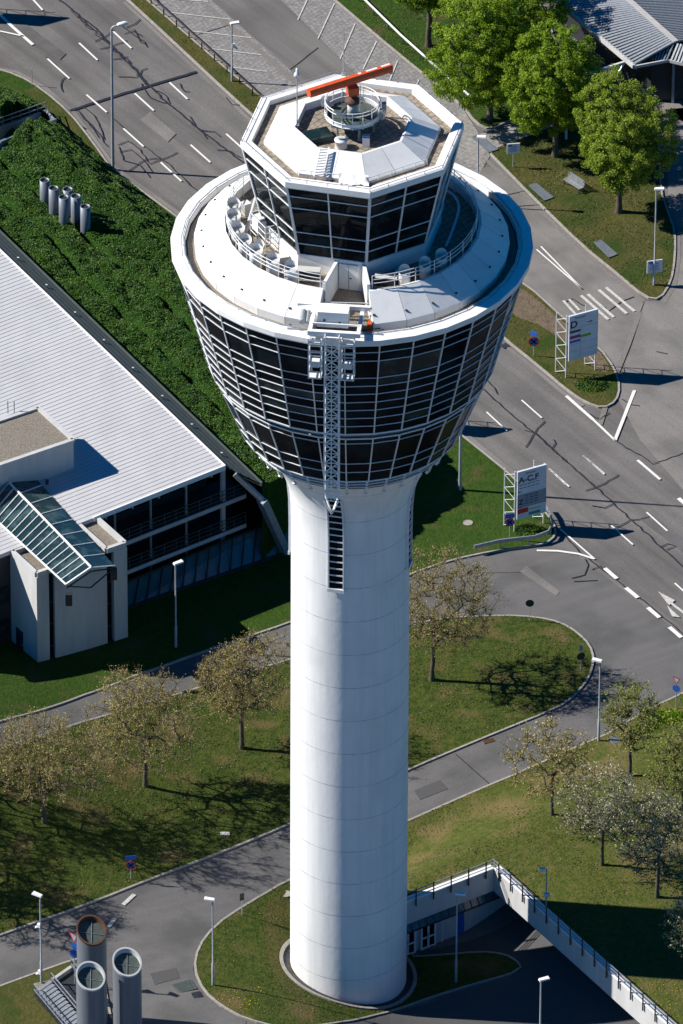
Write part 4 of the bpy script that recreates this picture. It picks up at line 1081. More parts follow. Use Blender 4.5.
# leaf quads
def quads_obj(name, centers, normals, sizes, mat, seed=0, tris=False, parent=None):
    rs = np.random.RandomState(seed); n = len(centers)
    nn = normals/np.linalg.norm(normals, axis=1, keepdims=True)
    r = rs.normal(size=(n, 3)); x = np.cross(nn, r); x /= np.linalg.norm(x, axis=1, keepdims=True); y = np.cross(nn, x)
    s = sizes[:, None]
    k = .62
    v = np.stack([centers-x*s, centers-y*s*k, centers+x*s, centers+y*s*k], 1).reshape(-1, 3)
    me = bpy.data.meshes.new(name); me.vertices.add(4*n); me.vertices.foreach_set('co', v.ravel().astype(np.float32))
    me.loops.add(4*n); me.loops.foreach_set('vertex_index', np.arange(4*n, dtype=np.int32))
    me.polygons.add(n); me.polygons.foreach_set('loop_start', np.arange(0, 4*n, 4, dtype=np.int32)); me.polygons.foreach_set('loop_total', np.full(n, 4, np.int32))
    me.materials.append(mat); me.update(calc_edges=True); me.validate()
    o = bpy.data.objects.new(name, me); COL.objects.link(o); o.parent = parent
    return o
rs = np.random.RandomState(3)
cs_, ns_ = [], []
N = 270000
ss = rs.uniform(.18, 1, N); tt = rs.uniform(0, .985, N)
for s, t in zip(ss, tt):
    i, j = min(NSg-1, int(s*NSg)), min(NTg-1, int(t*NTg)); u, v = s*NSg-i, t*NTg-j
    a = bv[i*w_+j]*(1-u)+bv[(i+1)*w_+j]*u; b = bv[i*w_+j+1]*(1-u)+bv[(i+1)*w_+j+1]*u
    p = a*(1-v)+b*v
    if well_a.x-40 < p.x and abs((p-well_m).dot(well_n)) < 1.25 and -40 < (p-well_m).dot(well_d) < well_h: continue
    cs_.append((p.x, p.y, p.z+rs.uniform(0, .12)))
cs_ = np.array(cs_); N = len(cs_); ns_ = rs.normal(size=(N, 3))*.55+np.array([-.25, -.1, 1.0])
tag(quads_obj('ivy', cs_, ns_, rs.uniform(.035, .095, N), ivyl, 5), 'dense dark green ivy covering the bank between road and roof', 'ivy', kind='stuff')
# vent pipes on the bank
vent_lab = ['front row, leftmost', 'front row, middle', 'front row, rightmost', 'back row, leftmost', 'back row, middle', 'back row, rightmost']
for (x, y), lab in zip([(45, 204), (54, 212), (64, 221), (68, 211), (76, 220), (85.5, 228)], vent_lab):
    p = on(x, y, HB); t = thing('vent_pipe', 'upright grey metal vent pipe on the ivy bank, '+lab, 'vent pipe', (p.x, p.y, p.z-.1), 0, 'vent pipes on the ivy bank')
    m = MB(); m.lathe([(.40, 0), (.40, 2.35), (.34, 2.35), (.34, 1.9)], 24); m.build('pipe', pipem, t)
    m = MB(); m.lathe([(.34, 2.2), (0, 2.2)], 24); m.build('grille', darkm, t)
# light well
t = thing('light_well', 'dark open light well with a low rail sunk into the ivy bank', 'light well', (wp[0].x, wp[0].y, wp[0].z))
o0 = Vector(t.location); cw = [Vector((p.x-o0.x, p.y-o0.y, max(p.z, .3)+.15-o0.z)) for p in wp]
m = MB()
for i in range(4): m.bar(cw[i]-Vector((0, 0, .9)), cw[(i+1) % 4]-Vector((0, 0, .9)), .22, 1.9)
m.build('curb', steel, t)
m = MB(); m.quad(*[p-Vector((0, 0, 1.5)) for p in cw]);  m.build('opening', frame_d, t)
m = MB()
a, b = cw[0], cw[1]
for h_ in (.5, .9): m.bar(a+Vector((0, 0, h_)), b+Vector((0, 0, h_)), .06)
for k in range(8): q = a.lerp(b, k/7); m.bar(q, q+Vector((0, 0, .9)), .06)
m.build('railing', steel, t)

# ------------------------------------------------------------------ DRIVEWAY WALLS
def upto(p, z): return Vector((p.x, p.y, z))
nP1 = Vector(((WB-WA).y, -(WB-WA).x, 0)).normalized()      # towards the courtyard
t = thing('entrance_wall', 'white retaining wall with glazed doors and sloping skylight below the lawn', 'retaining wall', (WB.x, WB.y, -3.8))
o0 = Vector(t.location)
def RL(v): return Vector(v)-o0
a = WA-(WB-WA).normalized()*4
nn = nP1 if nP1.y < 0 else -nP1
wdir = (WB-WA).normalized()
m = MB(); m.bar(RL(upto(a, .42))-nn*.25, RL(upto(WB, .42))-nn*.25, .5, 1.96); m.build('fascia', conc_l, t)
we = WB+wdir*2.4
m = MB(); m.bar(RL(upto(a, -2.3))-nn*.75, RL(upto(we, -2.3))-nn*.75, .3, 4.0); m.build('lower_wall', conc_l, t)
m = MB(); m.bar(RL(upto(a, 1.46))-nn*.25, RL(upto(WB, 1.46))-nn*.25, .56, .10); m.build('coping', white, t)
# doors + glazing
for k, (x0, x1) in enumerate([(407, 422), (429, 443)]):
    p0_ = at(x0, 955 if k == 0 else 948, -3.0); p1_ = at(x1, 950 if k == 0 else 943, -3.0)
    u0 = (p0_-WB).dot(wdir); u1 = (p1_-WB).dot(wdir)
    A_ = WB+wdir*u0-nn*.5; B_ = WB+wdir*u1-nn*.5
    m = MB(); m.bar(RL(upto(A_, -2.6)), RL(upto(B_, -2.6)), .06, 2.3); d = m.build('door', glass, t)
    m = MB()
    for f in (0, .5, 1): q = A_.lerp(B_, f)+nn*.05; m.bar(RL(upto(q, -3.75)), RL(upto(q, -1.25)), .15)
    for z in (-3.7, -2.8, -1.5): m.bar(RL(upto(A_, z))+nn*.05, RL(upto(B_, z))+nn*.05, .12, .1)
    m.build('door_frame', white, d)
    m = MB(); q = A_.lerp(B_, .45)+nn*.13; m.bar(RL(upto(q, -2.9)), RL(upto(q, -2.4)), .06); m.build('handle', steel, d)
A_ = WB+wdir*((at(404, 940, -2).x-WB.x)/wdir.x)-nn*.45; B_ = WB+wdir*((at(446, 935, -2).x-WB.x)/wdir.x)-nn*.45
m = MB(); m.bar(RL(upto(A_, -1.2)), RL(upto(B_, -1.2)), .08, .5)
for k in range(7): q = A_.lerp(B_, k/6); m.bar(RL(upto(q, -3.8)), RL(upto(q, -1.0)), .07)
m.build('entrance_frame', white, t)
m = MB(); s0 = a-nn*.55; s1 = WB+wdir*1.4-nn*.55
T0, T1 = RL(upto(s0, -.62)), RL(upto(s1, -.62)); B0_, B1_ = T0+nn*.5+Vector((0, 0, -.8)), T1+nn*.5+Vector((0, 0, -.8))
m.quad(B0_, B1_, T1, T0); sk = m.build('skylight', slopeglass, t)
m = MB()
for k in range(22): m.bar(B0_.lerp(B1_, k/21), T0.lerp(T1, k/21), .06, .09)
m.bar(B0_, B1_, .09); m.build('glazing_bars', frame_d, sk)
m = MB(); q = WB+wdir*((at(462, 930, -2.5).x-WB.x)/wdir.x)-nn*.56; q2 = q+wdir*.55; m.bar(RL(upto(q, -2.7)), RL(upto(q2, -2.7)), .06, 2.1); m.build('blue_door', blue, t)
def wall_rail(par, a, b, z, nrm, o0, n, depth=.1):
    m = MB()
    for h_ in (.35, .62, .9): m.bar(upto(a, z+h_)-o0+nrm*depth, upto(b, z+h_)-o0+nrm*depth, .05)
    rl = m.build('railing', steel, par)
    for k in range(n):
        m = MB(); q = a.lerp(b, (k+.5)/n)+nrm*(depth); m.bar(upto(q, z-.55)-o0, upto(q, z+.95)-o0, .10, .14)
        m.build('railing_post', frame_d, rl)
wall_rail(t, a, WB, 1.45, nn, o0, 8)

t = thing('driveway_parapet', 'long white parapet wall with railing running diagonally beside the dark driveway', 'parapet wall', (WB.x, WB.y, -3.8))
n2 = Vector((wd.y, -wd.x, 0)); n2 = n2 if n2.x < 0 else -n2
m = MB(); m.bar(RL(upto(WB, .4))-n2*.25+wd*.0, RL(upto(WD, .4))-n2*.25, .5, 2.0); m.build('fascia', conc_l, t)
m = MB(); m.bar(RL(upto(WB, 1.45))-n2*.25, RL(upto(WD, 1.45))-n2*.25, .56, .10); m.build('coping', white, t)
m = MB(); qa, qb = WB-n2*6-wd*2, WD-n2*6; m.bar(RL(upto(qa, -2.3)), RL(upto(qb, -2.3)), .3, 4.4); m.build('rear_wall', concrete, t)
m = MB(); m.add([RL(upto(p, -.55)) for p in (WB, WD, WD-n2*6, WB-n2*6+wdir*0)], [(0, 1, 2, 3)]); m.build('driveway_ceiling', concrete, t)
wall_rail(t, WB, WD, 1.45, n2, o0, 22)

# ------------------------------------------------------------------ CANOPY HALL upper right
t = thing('canopy_hall', 'low hall with a corrugated grey double roof in the upper right corner', 'building', (0, 0, 0))
ZC = 5.2; ZRg = 6.3
ca, cb = at(634, 67, ZC), at(540, -12, ZC); ra_, rb_ = at(676, 43, ZRg), at(614, -12, ZRg)
def corr(a, b, c_, d, n, name, mats):
    """a-b lower edge, d-c upper; ribs run from a-b to d-c"""
    m = MB(); m.quad(a, b, c_, d); m.quad(d, c_, b, a); up = (b-a).cross(d-a).normalized()
    if up.z < 0: up = -up
    o = m.build(name, slate, t); m = MB(); w = (b-a).length/n*.5
    for k in range(n):
        f = (k+.5)/n; m.bar(a.lerp(b, f)+up*.10, d.lerp(c_, f)+up*.10, w, .18, up=up)
    m.build('corrugation', mats, o)
    return o
corr(ca, cb, rb_, ra_, 34, 'roof', steel)
cc, cd = at(760, -5, ZC), at(700, -40, ZC)
ra2, rb2 = ra_, rb_
corr(at(683+60, 35, ZC+.2), at(683+20, -12, ZC+.2), rb_, ra_, 34, 'roof', steel)
ea, eb, ec = at(668, 60.5, ZC), at(700, 68, ZC), at(740, 40, ZC)
corr(at(651, 61, ZC), ea, at(675, 44, ZRg-.1), at(653, 50, ZC+.5), 6, 'hip_roof', steel)
corr(at(670, 60.5, ZC), eb, at(705, 48, ZRg-.1), at(677, 44, ZRg-.1), 9, 'hip_roof', steel)
m = MB(); m.bar(ca+Vector((0, 0, .05)), cb+Vector((0, 0, .05)), .3, .3); m.bar(ca, ea, .16, .25); m.bar(ea, eb, .16, .25); m.build('eaves_trim', conc_l, t)
m = MB(); m.bar(ra_+Vector((0, 0, .12)), rb_+Vector((0, 0, .12)), .45, .15); m.build('ridge_cap', concrete, t)
wl = [at(640, 40, 0), at(560, -30, 0), at(700, -30, 0), at(760, 60, 0)]
m = MB(); m.prism([(ca.x+1.5, ca.y+3), (cb.x+1.5, cb.y+3), (cb.x+14, cb.y+6), (ca.x+14, ca.y+4)], 0, ZC-.3); m.build('wall', frame_d, t)
for (x, y) in [(668.5, 84), (673, 87), (677, 83)]:
    q = at(x, y, 1.5); m = MB(); m.bar((q.x, q.y, 0), (q.x, q.y, ZC-.1), .22); m.build('column', steel, t)
m = MB(); b0_, b1_ = at(625, 62, 4.6), at(587, 74, 4.6); m.bar(b0_, b1_, .18); m.bar(b0_, b0_+Vector((-.6, -.5, -.8)), .1); m.build('frame_beam', trimm, t)
tp = at(566, 140, 0); t2 = thing('portal_frame', 'pale tubular portal frame half hidden between the two green maples', 'portal', (tp.x, tp.y, 0))
m = MB(); m.tube([(0, 0, 0), (0, 0, 4.6)], .10, 8); m.build('post', trimm, t2)
q = at(587, 74, 4.6)-Vector((tp.x, tp.y, 0)); m = MB(); m.tube([(0, 0, 4.6), tuple(q)], .09, 8); m.build('crossbar', trimm, t2)
patch('hall_forecourt', [(545, -10), (560, 25), (600, 60), (640, 95), (680, 120), (760, 170), (760, 60), (700, -20)], H, .02, asphl, 0)

# ------------------------------------------------------------------ STREET FURNITURE
def lamp(base, top_y, label, style='small', fn=H, headdir=0.0, cams=(), base_px=None):
    p = on(base[0], base[1], fn); h = (base[1]-top_y)/(math.cos(PITCH)*F_PX/DIST*1.0)
    t = thing('street_lamp', label, 'street lamp', (p.x, p.y, p.z+(.1 if fn is not HB else 0)), headdir, 'street lamps')
    m = MB()
    if style == 'tall':
        m.tube([(0, 0, 0), (0, 0, h-.25), (.12, 0, h-.08), (.5, 0, h)], [.14, .085, .07, .06], 10)
        m.build('pole', polem, t); m = MB(); m.tube([(.45, 0, h), (.6, 0, h+.05), (1.1, 0, h+.12), (1.35, 0, h+.1)], [.10, .17, .19, .08], 10); m.build('lamp_head', white, t)
    else:
        m.tube([(0, 0, 0), (0, 0, h*.25), (0, 0, h*.25+.03), (0, 0, h)], [.10, .10, .065, .06], 10); m.build('pole', polem, t)
        m = MB(); vs = [(-.15, -.15, h), (.62, -.19, h+.06), (.62, .19, h+.06), (-.15, .15, h), (-.12, -.13, h+.13), (.60, -.17, h+.16), (.60, .17, h+.16), (-.12, .13, h+.13)]
        m.add(vs, [(0, 3, 2, 1), (4, 5, 6, 7), (0, 1, 5, 4), (1, 2, 6, 5), (2, 3, 7, 6), (3, 0, 4, 7)]); m.build('lamp_head', white, t)
    for ch in cams:
        m = MB(); m.box((.12, 0, h*ch), (.25, .22, .3)); m.tube([(.2, 0, h*ch-.1), (.42, -.05, h*ch-.32)], .09, 8); m.build('camera', white, t)
    return t
lamp((113, 170), 16, 'tall curved street lamp between the ivy bank and the main road', 'tall', headdir=R_(12))
lamp((232, 82), 20, 'slim lamp with a camera box on the grassy median strip', headdir=R_(15), cams=(.62,))
lamp((477.5, 206), 133, 'slim lamp beside the footpath close behind the tower head', headdir=R_(-10))
lamp((654, 286), 184, 'lamp at the tip of the tree lawn beside the white info board', headdir=R_(0), fn=H)
lamp((460, 491), 330, 'very tall lamp whose pole stands on the lawn right of the tower head', 'tall', headdir=R_(10))
lamp((598.5, 742), 660, 'lamp at the bend of the exit road above the young trees', headdir=R_(160))
lamp((41.5, 984), 896, 'lamp with camera and white box beside the stairwell', headdir=R_(150), cams=(.66, .12))
lamp((213, 986), 900, 'lamp standing at the left kerb of the tower island', headdir=R_(170))
lamp((176, 648), 562, 'lamp in deep shade in front of the office building', headdir=R_(30))
lamp((456, 983), 893, 'shaded lamp in front of the white entrance wall', headdir=R_(-10))
lamp((539.5, 1062), 980, 'lamp in the dark driveway at the bottom of the picture', headdir=R_(20))
# camera post behind parapet
p = on(546, 908, H2); t = thing('camera_post', 'short post with two blue-grey cameras on the lawn behind the parapet', 'camera post', (p.x, p.y, p.z+.1))
m = MB(); m.tube([(0, 0, 0), (0, 0, 3.4)], .05, 8); m.build('pole', polem, t)
for x, z in ((-.3, 3.35), (.05, 1.1)): m = MB(); m.box((x, 0, z), (.42, .22, .24)); m.build('camera', trimm, t)

def sign(px, py, top_y, label, plates, fn=H, r=.035, cat='road sign', name='road_sign', dz=.1):
    p = on(px, py, fn); h = (py-top_y)/(math.cos(PITCH)*13.9); t = thing(name, label, cat, (p.x, p.y, p.z+dz))
    m = MB(); m.tube([(0, 0, 0), (0, 0, h)], r, 8); m.build('pole', polem, t)
    for pl in plates: pl(t, h)
    return t
def disc(zc, r, mats, rz=0, inner=None, dy=-.05, side='slash', off=0.0):
    def f(t, h):
        z = h+zc; M = Matrix.Translation((math.sin(rz)*-dy, math.cos(rz)*dy, 0)) @ Matrix.Rotation(rz, 4, 'Z')
        m = MB(); n = 24
        vs = [M @ Vector((r*math.cos(2*PI*k/n), y, z+r*math.sin(2*PI*k/n))) for y in (-.012, .012) for k in range(n)]
        m.add(vs, [tuple(range(n)), tuple(reversed(range(n, 2*n)))]+[(n+k, n+(k+1) % n, (k+1) % n, k) for k in range(n)])
        s = m.build('sign_disc', mats, t)
        if inner:
            m = MB(); ri = r*.76
            m.add([M @ Vector((ri*math.cos(2*PI*k/n), -.016, z+ri*math.sin(2*PI*k/n))) for k in range(n)], [tuple(range(n))]); i_ = m.build('sign_face', inner, s)
            if side:
                m = MB()
                for sg in ((1, -1) if side == 'cross' else (1,)):
                    d = Vector((.707*sg, 0, -.707))*ri; u = Vector((.707, 0, .707*sg))*r*.11 if False else Vector((.707*1, 0, .707*sg))*r*.11
                    m.add([M @ (Vector((0, -.020, z))+v) for v in (-d-u, -d+u, d+u, d-u)], [(0, 1, 2, 3)]); m.add([M @ (Vector((0, -.020, z))+v) for v in (-d-u, -d+u, d+u, d-u)], [(3, 2, 1, 0)])
                m.build('sign_bar', mats, i_)
    return f
def plate(zc, w, hgt, mats, rz=0, dx=0.0, tilt=0, name='sign_plate'):
    def f(t, h):
        m = MB(); m.box((dx, -.04, h+zc), (w, .03, hgt), rz); o = m.build(name, mats, t)
        if tilt: o.rotation_euler = (0, tilt, 0)
    return f
def tri(zc, s, rz=0):
    def f(t, h):
        M = Matrix.Rotation(rz, 4, 'Z'); z = h+zc
        for k, mt, nm, y in ((1, red, 'sign_triangle', -.05), (.66, signw, 'sign_face', -.056)):
            m = MB(); vs = [M @ Vector((x*s*k, y, z+q*s*k)) for x, q in ((-.58, .33), (.58, .33), (0, -.67))]
            vs2 = [v-(M @ Vector((0, -.004, 0))) for v in vs]; m.add(vs, [(0, 2, 1)]); m.add(vs, [(0, 1, 2)]); m.build(nm, mt, t)
    return f
sign(533.5, 357, 340, 'round no-stopping sign with blue plate on the median left of the D board', [disc(-.1, .42, red, 0, blue, side='cross'), plate(.62, .62, .42, blue, R_(-35))])
sign(529.5, 622, 603, 'dark round sign seen from behind at the top of the lawn island', [disc(0, .32, darkm, 0)])
sign(580.5, 672, 655, 'dark round sign with a small plate above at the right end of the lawn island', [disc(-.1, .33, darkm, R_(20)), plate(.65, .3, .5, steel, R_(20))])
sign(676, 711, 688, 'give way triangle above a blue arrow disc at the right road edge', [tri(.75, .62, R_(-35)), disc(-.02, .31, blue, R_(-25), None)])
sign(131, 880, 862, 'no-stopping sign with a blue plate in the shaded lawn left of the tower', [disc(-.3, .36, red, 0, blue, side='cross'), plate(.35, .8, .4, blue, R_(10))])
sign(242, 916, 897, 'small dark sign seen from behind at the upper kerb of the tower island', [plate(0, .34, .62, darkm, R_(25))])
sign(75, 985, 948, 'leaning give way triangle with blue plates behind the steel flue pipes', [tri(.1+.9, .9, R_(-40)), plate(.2, .5, .55, blue, R_(-30)), disc(-.5, .36, blue, R_(-20))])
sign(32, 86, 68, 'small thin post with a pale cap beside the left road edge', [], cat='post', name='marker_post')
sign(627, 728, 714, 'round dark sign seen from behind among the branches of the green young tree', [disc(0, .42, darkm, R_(30), None)])
# info boards
def board(px, py, top_y, w, hgt, label, rz):
    def f(t, h):
        m = MB(); m.box((0, -.06, h-hgt/2), (w, .09, hgt), 0); b = m.build('board_panel', signw, t)
        m = MB()
        for k in range(4): m.box((-.05*w+(k % 2)*.05, -.112, h-hgt*(.25+.16*k)), (w*.6, .006, .05), 0)
        m.box((-w*.25, -.112, h-hgt*.14), (w*.25, .006, hgt*.14), 0, 0); m.build('printing', blue, b)
    t = sign(px, py, top_y, label, [f], cat='info board', name='info_board'); t.rotation_euler = (0, 0, rz); return t
board(654, 285, 259, 1.25, 1.15, 'white square info board on a post at the tip of the tree lawn', R_(14))
board(513, 168, 142, 1.05, .95, 'pale info board on a post beside the slabbed footpath', R_(8))

# ---- large direction signs
def text(s, size, loc, rot, mat, par, name='lettering', bold=.0, align='LEFT'):
    cu = bpy.data.curves.new(name, 'FONT'); cu.body = s; cu.size = size; cu.extrude = .004; cu.offset = bold; cu.align_x = align
    cu.materials.append(mat); o = bpy.data.objects.new('tmp', cu); COL.objects.link(o)
    dg = bpy.context.evaluated_depsgraph_get(); me = bpy.data.meshes.new_from_object(o.evaluated_get(dg)); bpy.data.objects.remove(o)
    if not me.materials: me.materials.append(mat)
    o = bpy.data.objects.new(name, me); COL.objects.link(o); o.location = loc; o.rotation_euler = rot; o.parent = par
    return o
def big_sign(fl, fr_, ztop, zbot, label, kind, fn=H, depth=1.05):
    p0, p1 = on(*fl, fn), on(*fr_, fn); rz = math.atan2((p1-p0).y, (p1-p0).x); w = (p1-p0).length
    t = thing('direction_sign', label, 'direction sign', (p0.x, p0.y, .1), rz)
    m = MB(); m.box((w/2+.1, -.02, (ztop+zbot)/2), (w-.02, .16, ztop-zbot)); pn = m.build('sign_panel', signw, t)
    for x in (0, w):
        m = MB(); dx = -.0
        f_, b_ = Vector((x, .12, 0)), Vector((x-.35, depth+.12, 0))
        m.tube([f_, f_+Vector((0, 0, ztop))], .05, 8); m.tube([b_, b_+Vector((0, 0, ztop-.25))], .042, 8)
        n = 9
        for k in range(n):
            a = f_ if k % 2 else b_; b = b_ if k % 2 else f_
            m.tube([a+Vector((0, 0, (ztop-.3)*k/n+.05)), b+Vector((0, 0, (ztop-.3)*(k+1)/n+.05))], .026, 6)
        m.build('truss_post', trimm, t)
    y = -.106; H_ = ztop-zbot; rot = (PI/2, 0, 0)
    def bx(x0, x1, f0, f1, mt, nm, yy=y):
        m = MB(); m.box((x0+(x1-x0)/2, yy, ztop-H_*(f0+f1)/2), (x1-x0, .008, H_*(f1-f0))); return m.build(nm, mt, pn)
    L_ = .12
    if kind == 'D':
        text('Terminal 1', .26, (.55, y-.004, ztop-.36), rot, ink, pn)
        text('D', .86, (L_+.08, y-.004, ztop-1.12), rot, ink, pn, bold=.022)
        bx(1.72, 2.0, .213, .228, ink, 'arrow')
        m = MB(); zc = ztop-H_*.22; m.add([(1.98, y-.006, zc+.10), (1.98, y-.006, zc-.10), (2.14, y-.006, zc)], [(0, 1, 2)]); m.build('arrow', ink, pn)
        bx(.10, w+.05, .285, .290, signg, 'divider')
        bx(.16, 1.10, .335, .385, brownp, 'printed_band'); bx(.16, 1.10, .45, .515, purple, 'printed_band'); bx(1.12, 2.02, .475, .53, green, 'printed_band'); bx(.16, 1.10, .555, .605, blue, 'printed_band')
        bx(.12, w+.05, .64, .644, signg, 'divider'); bx(.12, w+.05, .80, .804, signg, 'divider'); bx(1.10, 1.115, .31, .95, signg, 'divider')
    else:
        text('Terminal 1', .24, (.75, y-.004, ztop-.36), rot, ink, pn)
        text('A-C,F', .72, (.2, y-.004, ztop-1.05), rot, ink, pn, bold=.018)
        for f in (.285, .35):
            for k in range(5): bx(.25+k*.36, .25+k*.36+.28, f, f+.012, ink, 'small_print')
        bx(.22, .5, .425, .437, ink, 'arrow')
        m = MB(); zc = ztop-H_*.431; m.add([(.26, y-.006, zc-.09), (.26, y-.006, zc+.09), (.12, y-.006, zc)], [(0, 1, 2)][::-1]); m.build('arrow', ink, pn)
        g = bx(.10, w+.09, .49, .775, signg, 'grey_field')
        text('Z', .66, (.2, y-.014, ztop-H_*.70), rot, ink, pn, bold=.016)
        for f in (.53, .58, .635, .69):
            for k in range(3): bx(.75+k*.40, .75+k*.40+.3, f, f+.014, ink, 'small_print', y-.012)
        bx(.22, .48, .745, .757, ink, 'arrow', y-.012)
        bx(.13, 1.05, .79, .89, red, 'printed_band'); bx(1.10, 2.08, .835, .855, yellow, 'printed_band'); bx(1.10, 2.08, .91, .965, teal, 'printed_band')
    return t
big_sign((566.4, 379.4), (595.5, 371.5), 5.75, 1.6, 'large white direction board reading D on truss posts at the tip of the median', 'D')
big_sign((514.9, 533.0), (544.0, 525.0), 5.5, 1.15, 'large blue-white direction board reading A-C,F on truss posts behind the guard rail', 'A')
sign(509.5, 541, 519, 'no-stopping sign with a blue plate left of the A-C,F board', [disc(-.25, .36, red, 0, blue, side='cross'), plate(.32, .75, .4, blue, R_(15))])
# third board, outside the frame at the left: only its shadow falls into the picture; and one behind the tower head
big_sign((-53, 20), (-24, 12), 6.2, 1.8, 'direction board beyond the left picture edge, seen by its shadow on the road', 'D')
big_sign((391, 431), (420, 423), 5.75, 1.8, 'direction board hidden behind the tower head, seen by its shadow on the road', 'D')

# guard rails
def guard(px, label, h=.75, mat=steel, fn=H, name='guard_rail', step=1.6, rw=.32, post=wood):
    pts = W(px, fn); t = thing(name, label, 'guard rail', (pts[0].x, pts[0].y, pts[0].z+.08)); o0 = pts[0]+Vector((0, 0, .08))
    pts = dens(pts, False, .5); m = MB()
    for a, b in zip(pts, pts[1:]): m.bar(a-o0+Vector((0, 0, h)), b-o0+Vector((0, 0, h)), .09, rw)
    m.build('rail', mat, t)
    acc = 0
    for a, b in zip(pts, pts[1:]):
        acc += (b-a).length
        if acc > step: acc = 0; m = MB(); m.bar(b-o0-Vector((0, 0, .08)), b-o0+Vector((0, 0, h-.02)), .10); m.build('post', post, t)
guard([(345, -12), (400, 42), (430, 69), (470, 104)], 'white guard rail along the lawn under the big green tree', .75, white, step=2.2, rw=.16, post=steel)
guard([(141, -8), (148, 2), (205, 53), (262, 105)], 'brown low rail with posts along the median beside the parking bays', .80, wood, step=1.75, rw=.08, post=wood)
guard([(474, 555), (500, 549), (535, 545), (548, 540), (553, 531), (548, 518), (543, 511)], 'blue-grey curved guard rail round the foot of the A-C,F board', .75, steel, step=1.8, rw=.3, post=steel)
# bike stand / lattice bench
p = on(571, 190, H); t = thing('metal_bench', 'dark mesh bench standing alone on the tree lawn', 'bench', (p.x, p.y, .1), R_(-50))
m = MB()
for k in range(6): m.bar((-1.0, k*.09, .45), (1.0, k*.09, .45), .05, .03)
m.build('seat', steel, t); m = MB()
for k in range(5): m.bar((-1.0, .52+k*.02, .52+k*.11), (1.0, .52+k*.02, .52+k*.11), .04, .05)
m.build('backrest', steel, t)
for x in (-.9, .9): m = MB(); m.bar((x, .05, 0), (x, .05, .45), .06); m.bar((x, .5, 0), (x, .6, 1.0), .06); m.bar((x, 0, .43), (x, .5, .43), .05); m.build('leg', frame_d, t)

# ---- steel flue pipes at the lower left
for (x, y), lab, rim, R0_ in zip([(91.5, 930), (90.5, 976), (127, 962)], ['rear steel flue pipe with a rust brown rim, behind the other two', 'front left steel flue pipe covering part of the rear one', 'right steel flue pipe standing beside the road'], [brown, conc_l, conc_l], [1.06, 1.02, 1.02]):
    zt = 8.2; c = at(x, y, zt); t = thing('flue_pipe', lab, 'flue pipe', (c.x, c.y, -.5), 0, None); hh_ = zt+.5
    n = 40; m = MB(); vs = []; dirv = R_(18)
    def tz(a, r): return hh_-.50*r*math.cos(a-dirv)      # lower towards the viewer
    for k in range(n):
        a = 2*PI*k/n; q = P(a, R0_, 0); vs += [(q.x, q.y, 0), (q.x, q.y, tz(a, R0_))]
    m.add(vs, [(k*2, ((k+1) % n)*2, ((k+1) % n)*2+1, k*2+1) for k in range(n)], 0, True)
    m.build('pipe', pipem, t)
    m = MB(); vs = []
    for k in range(n):
        a = 2*PI*k/n
        for r, dz in ((R0_+.01, -.12), (R0_+.03, .03), (R0_-.09, .03), (R0_-.09, -.5)): q = P(a, r, 0); vs.append((q.x, q.y, tz(a, r)+dz))
    m.add(vs, [(k*4+j, ((k+1) % n)*4+j, ((k+1) % n)*4+j+1, k*4+j+1) for k in range(n) for j in range(3)]); m.build('rim', rim, t)
    m = MB(); vs = [Vector((P(2*PI*k/n, R0_-.09, 0).x, P(2*PI*k/n, R0_-.09, 0).y, tz(2*PI*k/n, R0_-.09)-.35)) for k in range(n)]; m.add(vs, [tuple(range(n))])
    g = m.build('mesh_cover', slate, t); m = MB(); a_, b_ = vs[0], vs[n//2]; m.bar(a_+Vector((0, 0, .04)), b_+Vector((0, 0, .04)), .03); a_, b_ = vs[n//4], vs[3*n//4]; m.bar(a_+Vector((0, 0, .04)), b_+Vector((0, 0, .04)), .025)
    for k in range(1, 16):
        f = -1+2*k/16; c2 = math.sqrt(1-f*f)*(R0_-.1)
    m.build('cross_bars', steel, g)

# ---- stairwell
t = thing('stairwell', 'concrete outdoor stairwell with steel railings going down beside the flue pipes', 'stairwell', (0, 0, 0))
s0 = G(34, 997); s1 = G(50, 986); sdn = (G(62, 1030)-G(34, 997)).normalized(); side = (s1-s0); wS = side.length; side.normalize(); side.z = 0; sdn.z = 0
zt = .14
base = Vector((s0.x, s0.y, zt))
hole = [s0, s1, s1+sdn*8, s0+sdn*8]
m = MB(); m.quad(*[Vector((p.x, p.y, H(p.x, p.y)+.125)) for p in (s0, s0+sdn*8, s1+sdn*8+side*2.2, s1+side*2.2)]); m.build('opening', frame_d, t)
m = MB()
for k in range(12):
    q = base+sdn*(.25+k*.42)+Vector((0, 0, .45-.02*k)); m.bar(q+side*.1, q+side*(wS-.05), .30, .06)
m.build('steps', steel, t)
for off, ln in ((0, 7.5), (wS+.1, 6.5), (wS+2.3, 3)):
    m = MB(); a = base+side*off+sdn*0; b = base+side*off+sdn*ln
    for h_ in (.55, 1.0): m.bar(a+Vector((0, 0, h_)), b+Vector((0, 0, h_-.1)), .06)
    for k in range(12): q = a.lerp(b, k/11); m.bar(q, q+Vector((0, 0, 1.0)), .045)
    for k in range(40): q = a.lerp(b, k/39); m.bar(q+Vector((0, 0, .1)), q+Vector((0, 0, 1.0)), .016)
    m.build('railing', steel, t)
m = MB(); q = base+side*(wS+.35); m.bar(q+side*0, q+side*2.0, .25, .6); m.bar(base+side*(wS+2.5), base+side*(wS+2.5)+sdn*5, .25, .8); m.build('side_wall', concrete, t)

